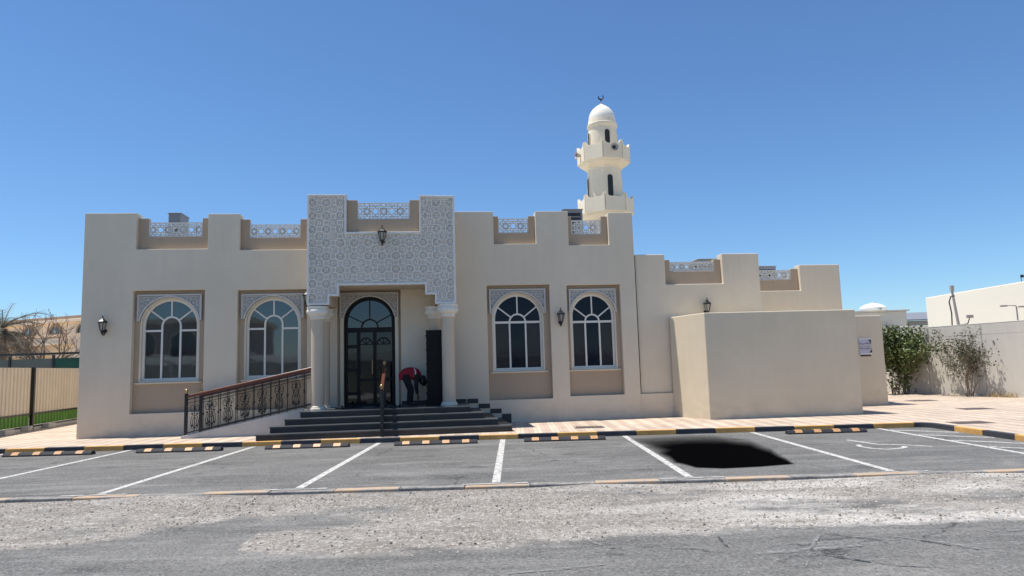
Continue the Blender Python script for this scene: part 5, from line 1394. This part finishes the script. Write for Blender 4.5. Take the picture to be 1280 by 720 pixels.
MB().box(-5, 5, 0, 6, -0.1, 4.8).build("wall", 'greybldg', sh_)
MB().add([(-5.3, -.4, 4.81), (5.3, -.4, 4.81), (5.3, 6.4, 5.8), (-5.3, 6.4, 5.8), (-5.3, -.4, 4.91), (5.3, -.4, 4.91), (5.3, 6.4, 5.95), (-5.3, 6.4, 5.95)], [(0, 3, 2, 1), (4, 5, 6, 7), (0, 1, 5, 4), (1, 2, 6, 5), (2, 3, 7, 6), (3, 0, 4, 7)]).build("roof", 'greyroof', sh_)
up_ = thing("utility_pole", "leaning grey pole with black cable in front of the cream building", "pole", (22.0, 34.6, 0), 0)
MB().tube([(.38, 0, -.1), (.1, 0, 3.0), (-.06, 0, 4.75)], [.085, .07, .055], 10).build("shaft", 'pole', up_, smooth=True)
MB().tube([(-.02, -.1, 4.45), (-.22, -.12, 4.42), (-.33, -.12, 4.15), (-.26, -.12, 3.6), (-.3, -.12, 2.9), (-.3, -.12, .5)], .03, 6).build("cable", 'dark', up_, smooth=True)
MB().box(-.14, .02, -.07, .07, 4.7, 4.98).build("head_bracket", 'speaker', up_, bevel=.01)
MB().tube([(.1, -.1, 3.0), (.5, -.1, 3.05), (.62, -.1, 3.35)], .025, 6).build("side_bracket", 'dark', up_)
MB().box(.5, .78, -.16, -.04, 3.33, 3.48).build("junction_box", 'pole', up_)
sl = thing("lamp_post", "short grey lamp post with one arm against the cream building", "lamp post", (22.6, 31.2, 0))
MB().tube([(0, 0, -.1), (0, 0, 3.6), (-.03, 0, 3.66), (-.45, 0, 3.68)], [.035, .028, .025, .02], 8).build("post", 'pole', sl, smooth=True)
MB().box(-.72, -.42, -.05, .05, 3.62, 3.70).build("lamp_head", 'pole', sl, bevel=.015)
sl2 = copy_tree(sl); sl2.location = (24.0, 32.0, 0); sl2['label'] = "grey lamp post at far right edge against the cream building"

# ================================================================== ACROSS THE ROAD (mirrored in the glass)
ob = thing("opposite_house", "brown and cream arcaded house across the road, mirrored in the left windows", "house", (-26, -20, 0), R(4))
MB().box(-14, 14, -9, 0, -0.1, 5.6).build("wall", 'greybldg', ob)
for i in range(9):
    cx = -12 + i * 3
    w_ = MB().ring(arch_outline(cx, 1.0, 3.1, 4.2, 10), arch_outline(cx, .86, 3.1, 4.2, 10), 0.0, 0.12, closed=False).build("arch", 'cream', ob)
    MB().prism([(cx - .86, 3.1), (cx + .86, 3.1)] + arc(cx, 4.2, .86, 0, math.pi, 10), .01, .05).build("pane", 'glass', w_)
MB().box(-14.3, 14.3, -9.3, .4, 5.61, 5.9).build("parapet", 'cream', ob)
cp = thing("carport", "white fabric carport across the road, mirrored in the windows", "carport", (0, -9, 0), 0)
for i in range(12):
    x0 = -33 + i * 5.5
    MB().add([(x0, 0, 2.75), (x0 + 5.3, 0, 2.75), (x0 + 5.3, -5, 2.35), (x0, -5, 2.35), (x0, 0, 2.8), (x0 + 5.3, 0, 2.8), (x0 + 5.3, -5, 2.4), (x0, -5, 2.4)], [(0, 3, 2, 1), (4, 5, 6, 7), (0, 1, 5, 4), (1, 2, 6, 5), (2, 3, 7, 6), (3, 0, 4, 7)]).build("canopy", 'canopy', cp)
    MB().tube([(x0 - .1, -5, 0), (x0 - .1, -5, 2.9), (x0 - .1, -3, 3.0), (x0 - .1, 0, 2.9)], .06, 8).build("post", 'white', cp)
bw2 = thing("rear_wall_across", "pale boundary wall behind the carport across the road", "wall", (0, -14.5, 0))
MB().box(-40, 40, -.1, .1, -.1, 2.3).build("wall_panel", 'boundary', bw2); MB().box(-40, 40, -.13, .13, 2.301, 2.36).build("coping", 'boundary', bw2)
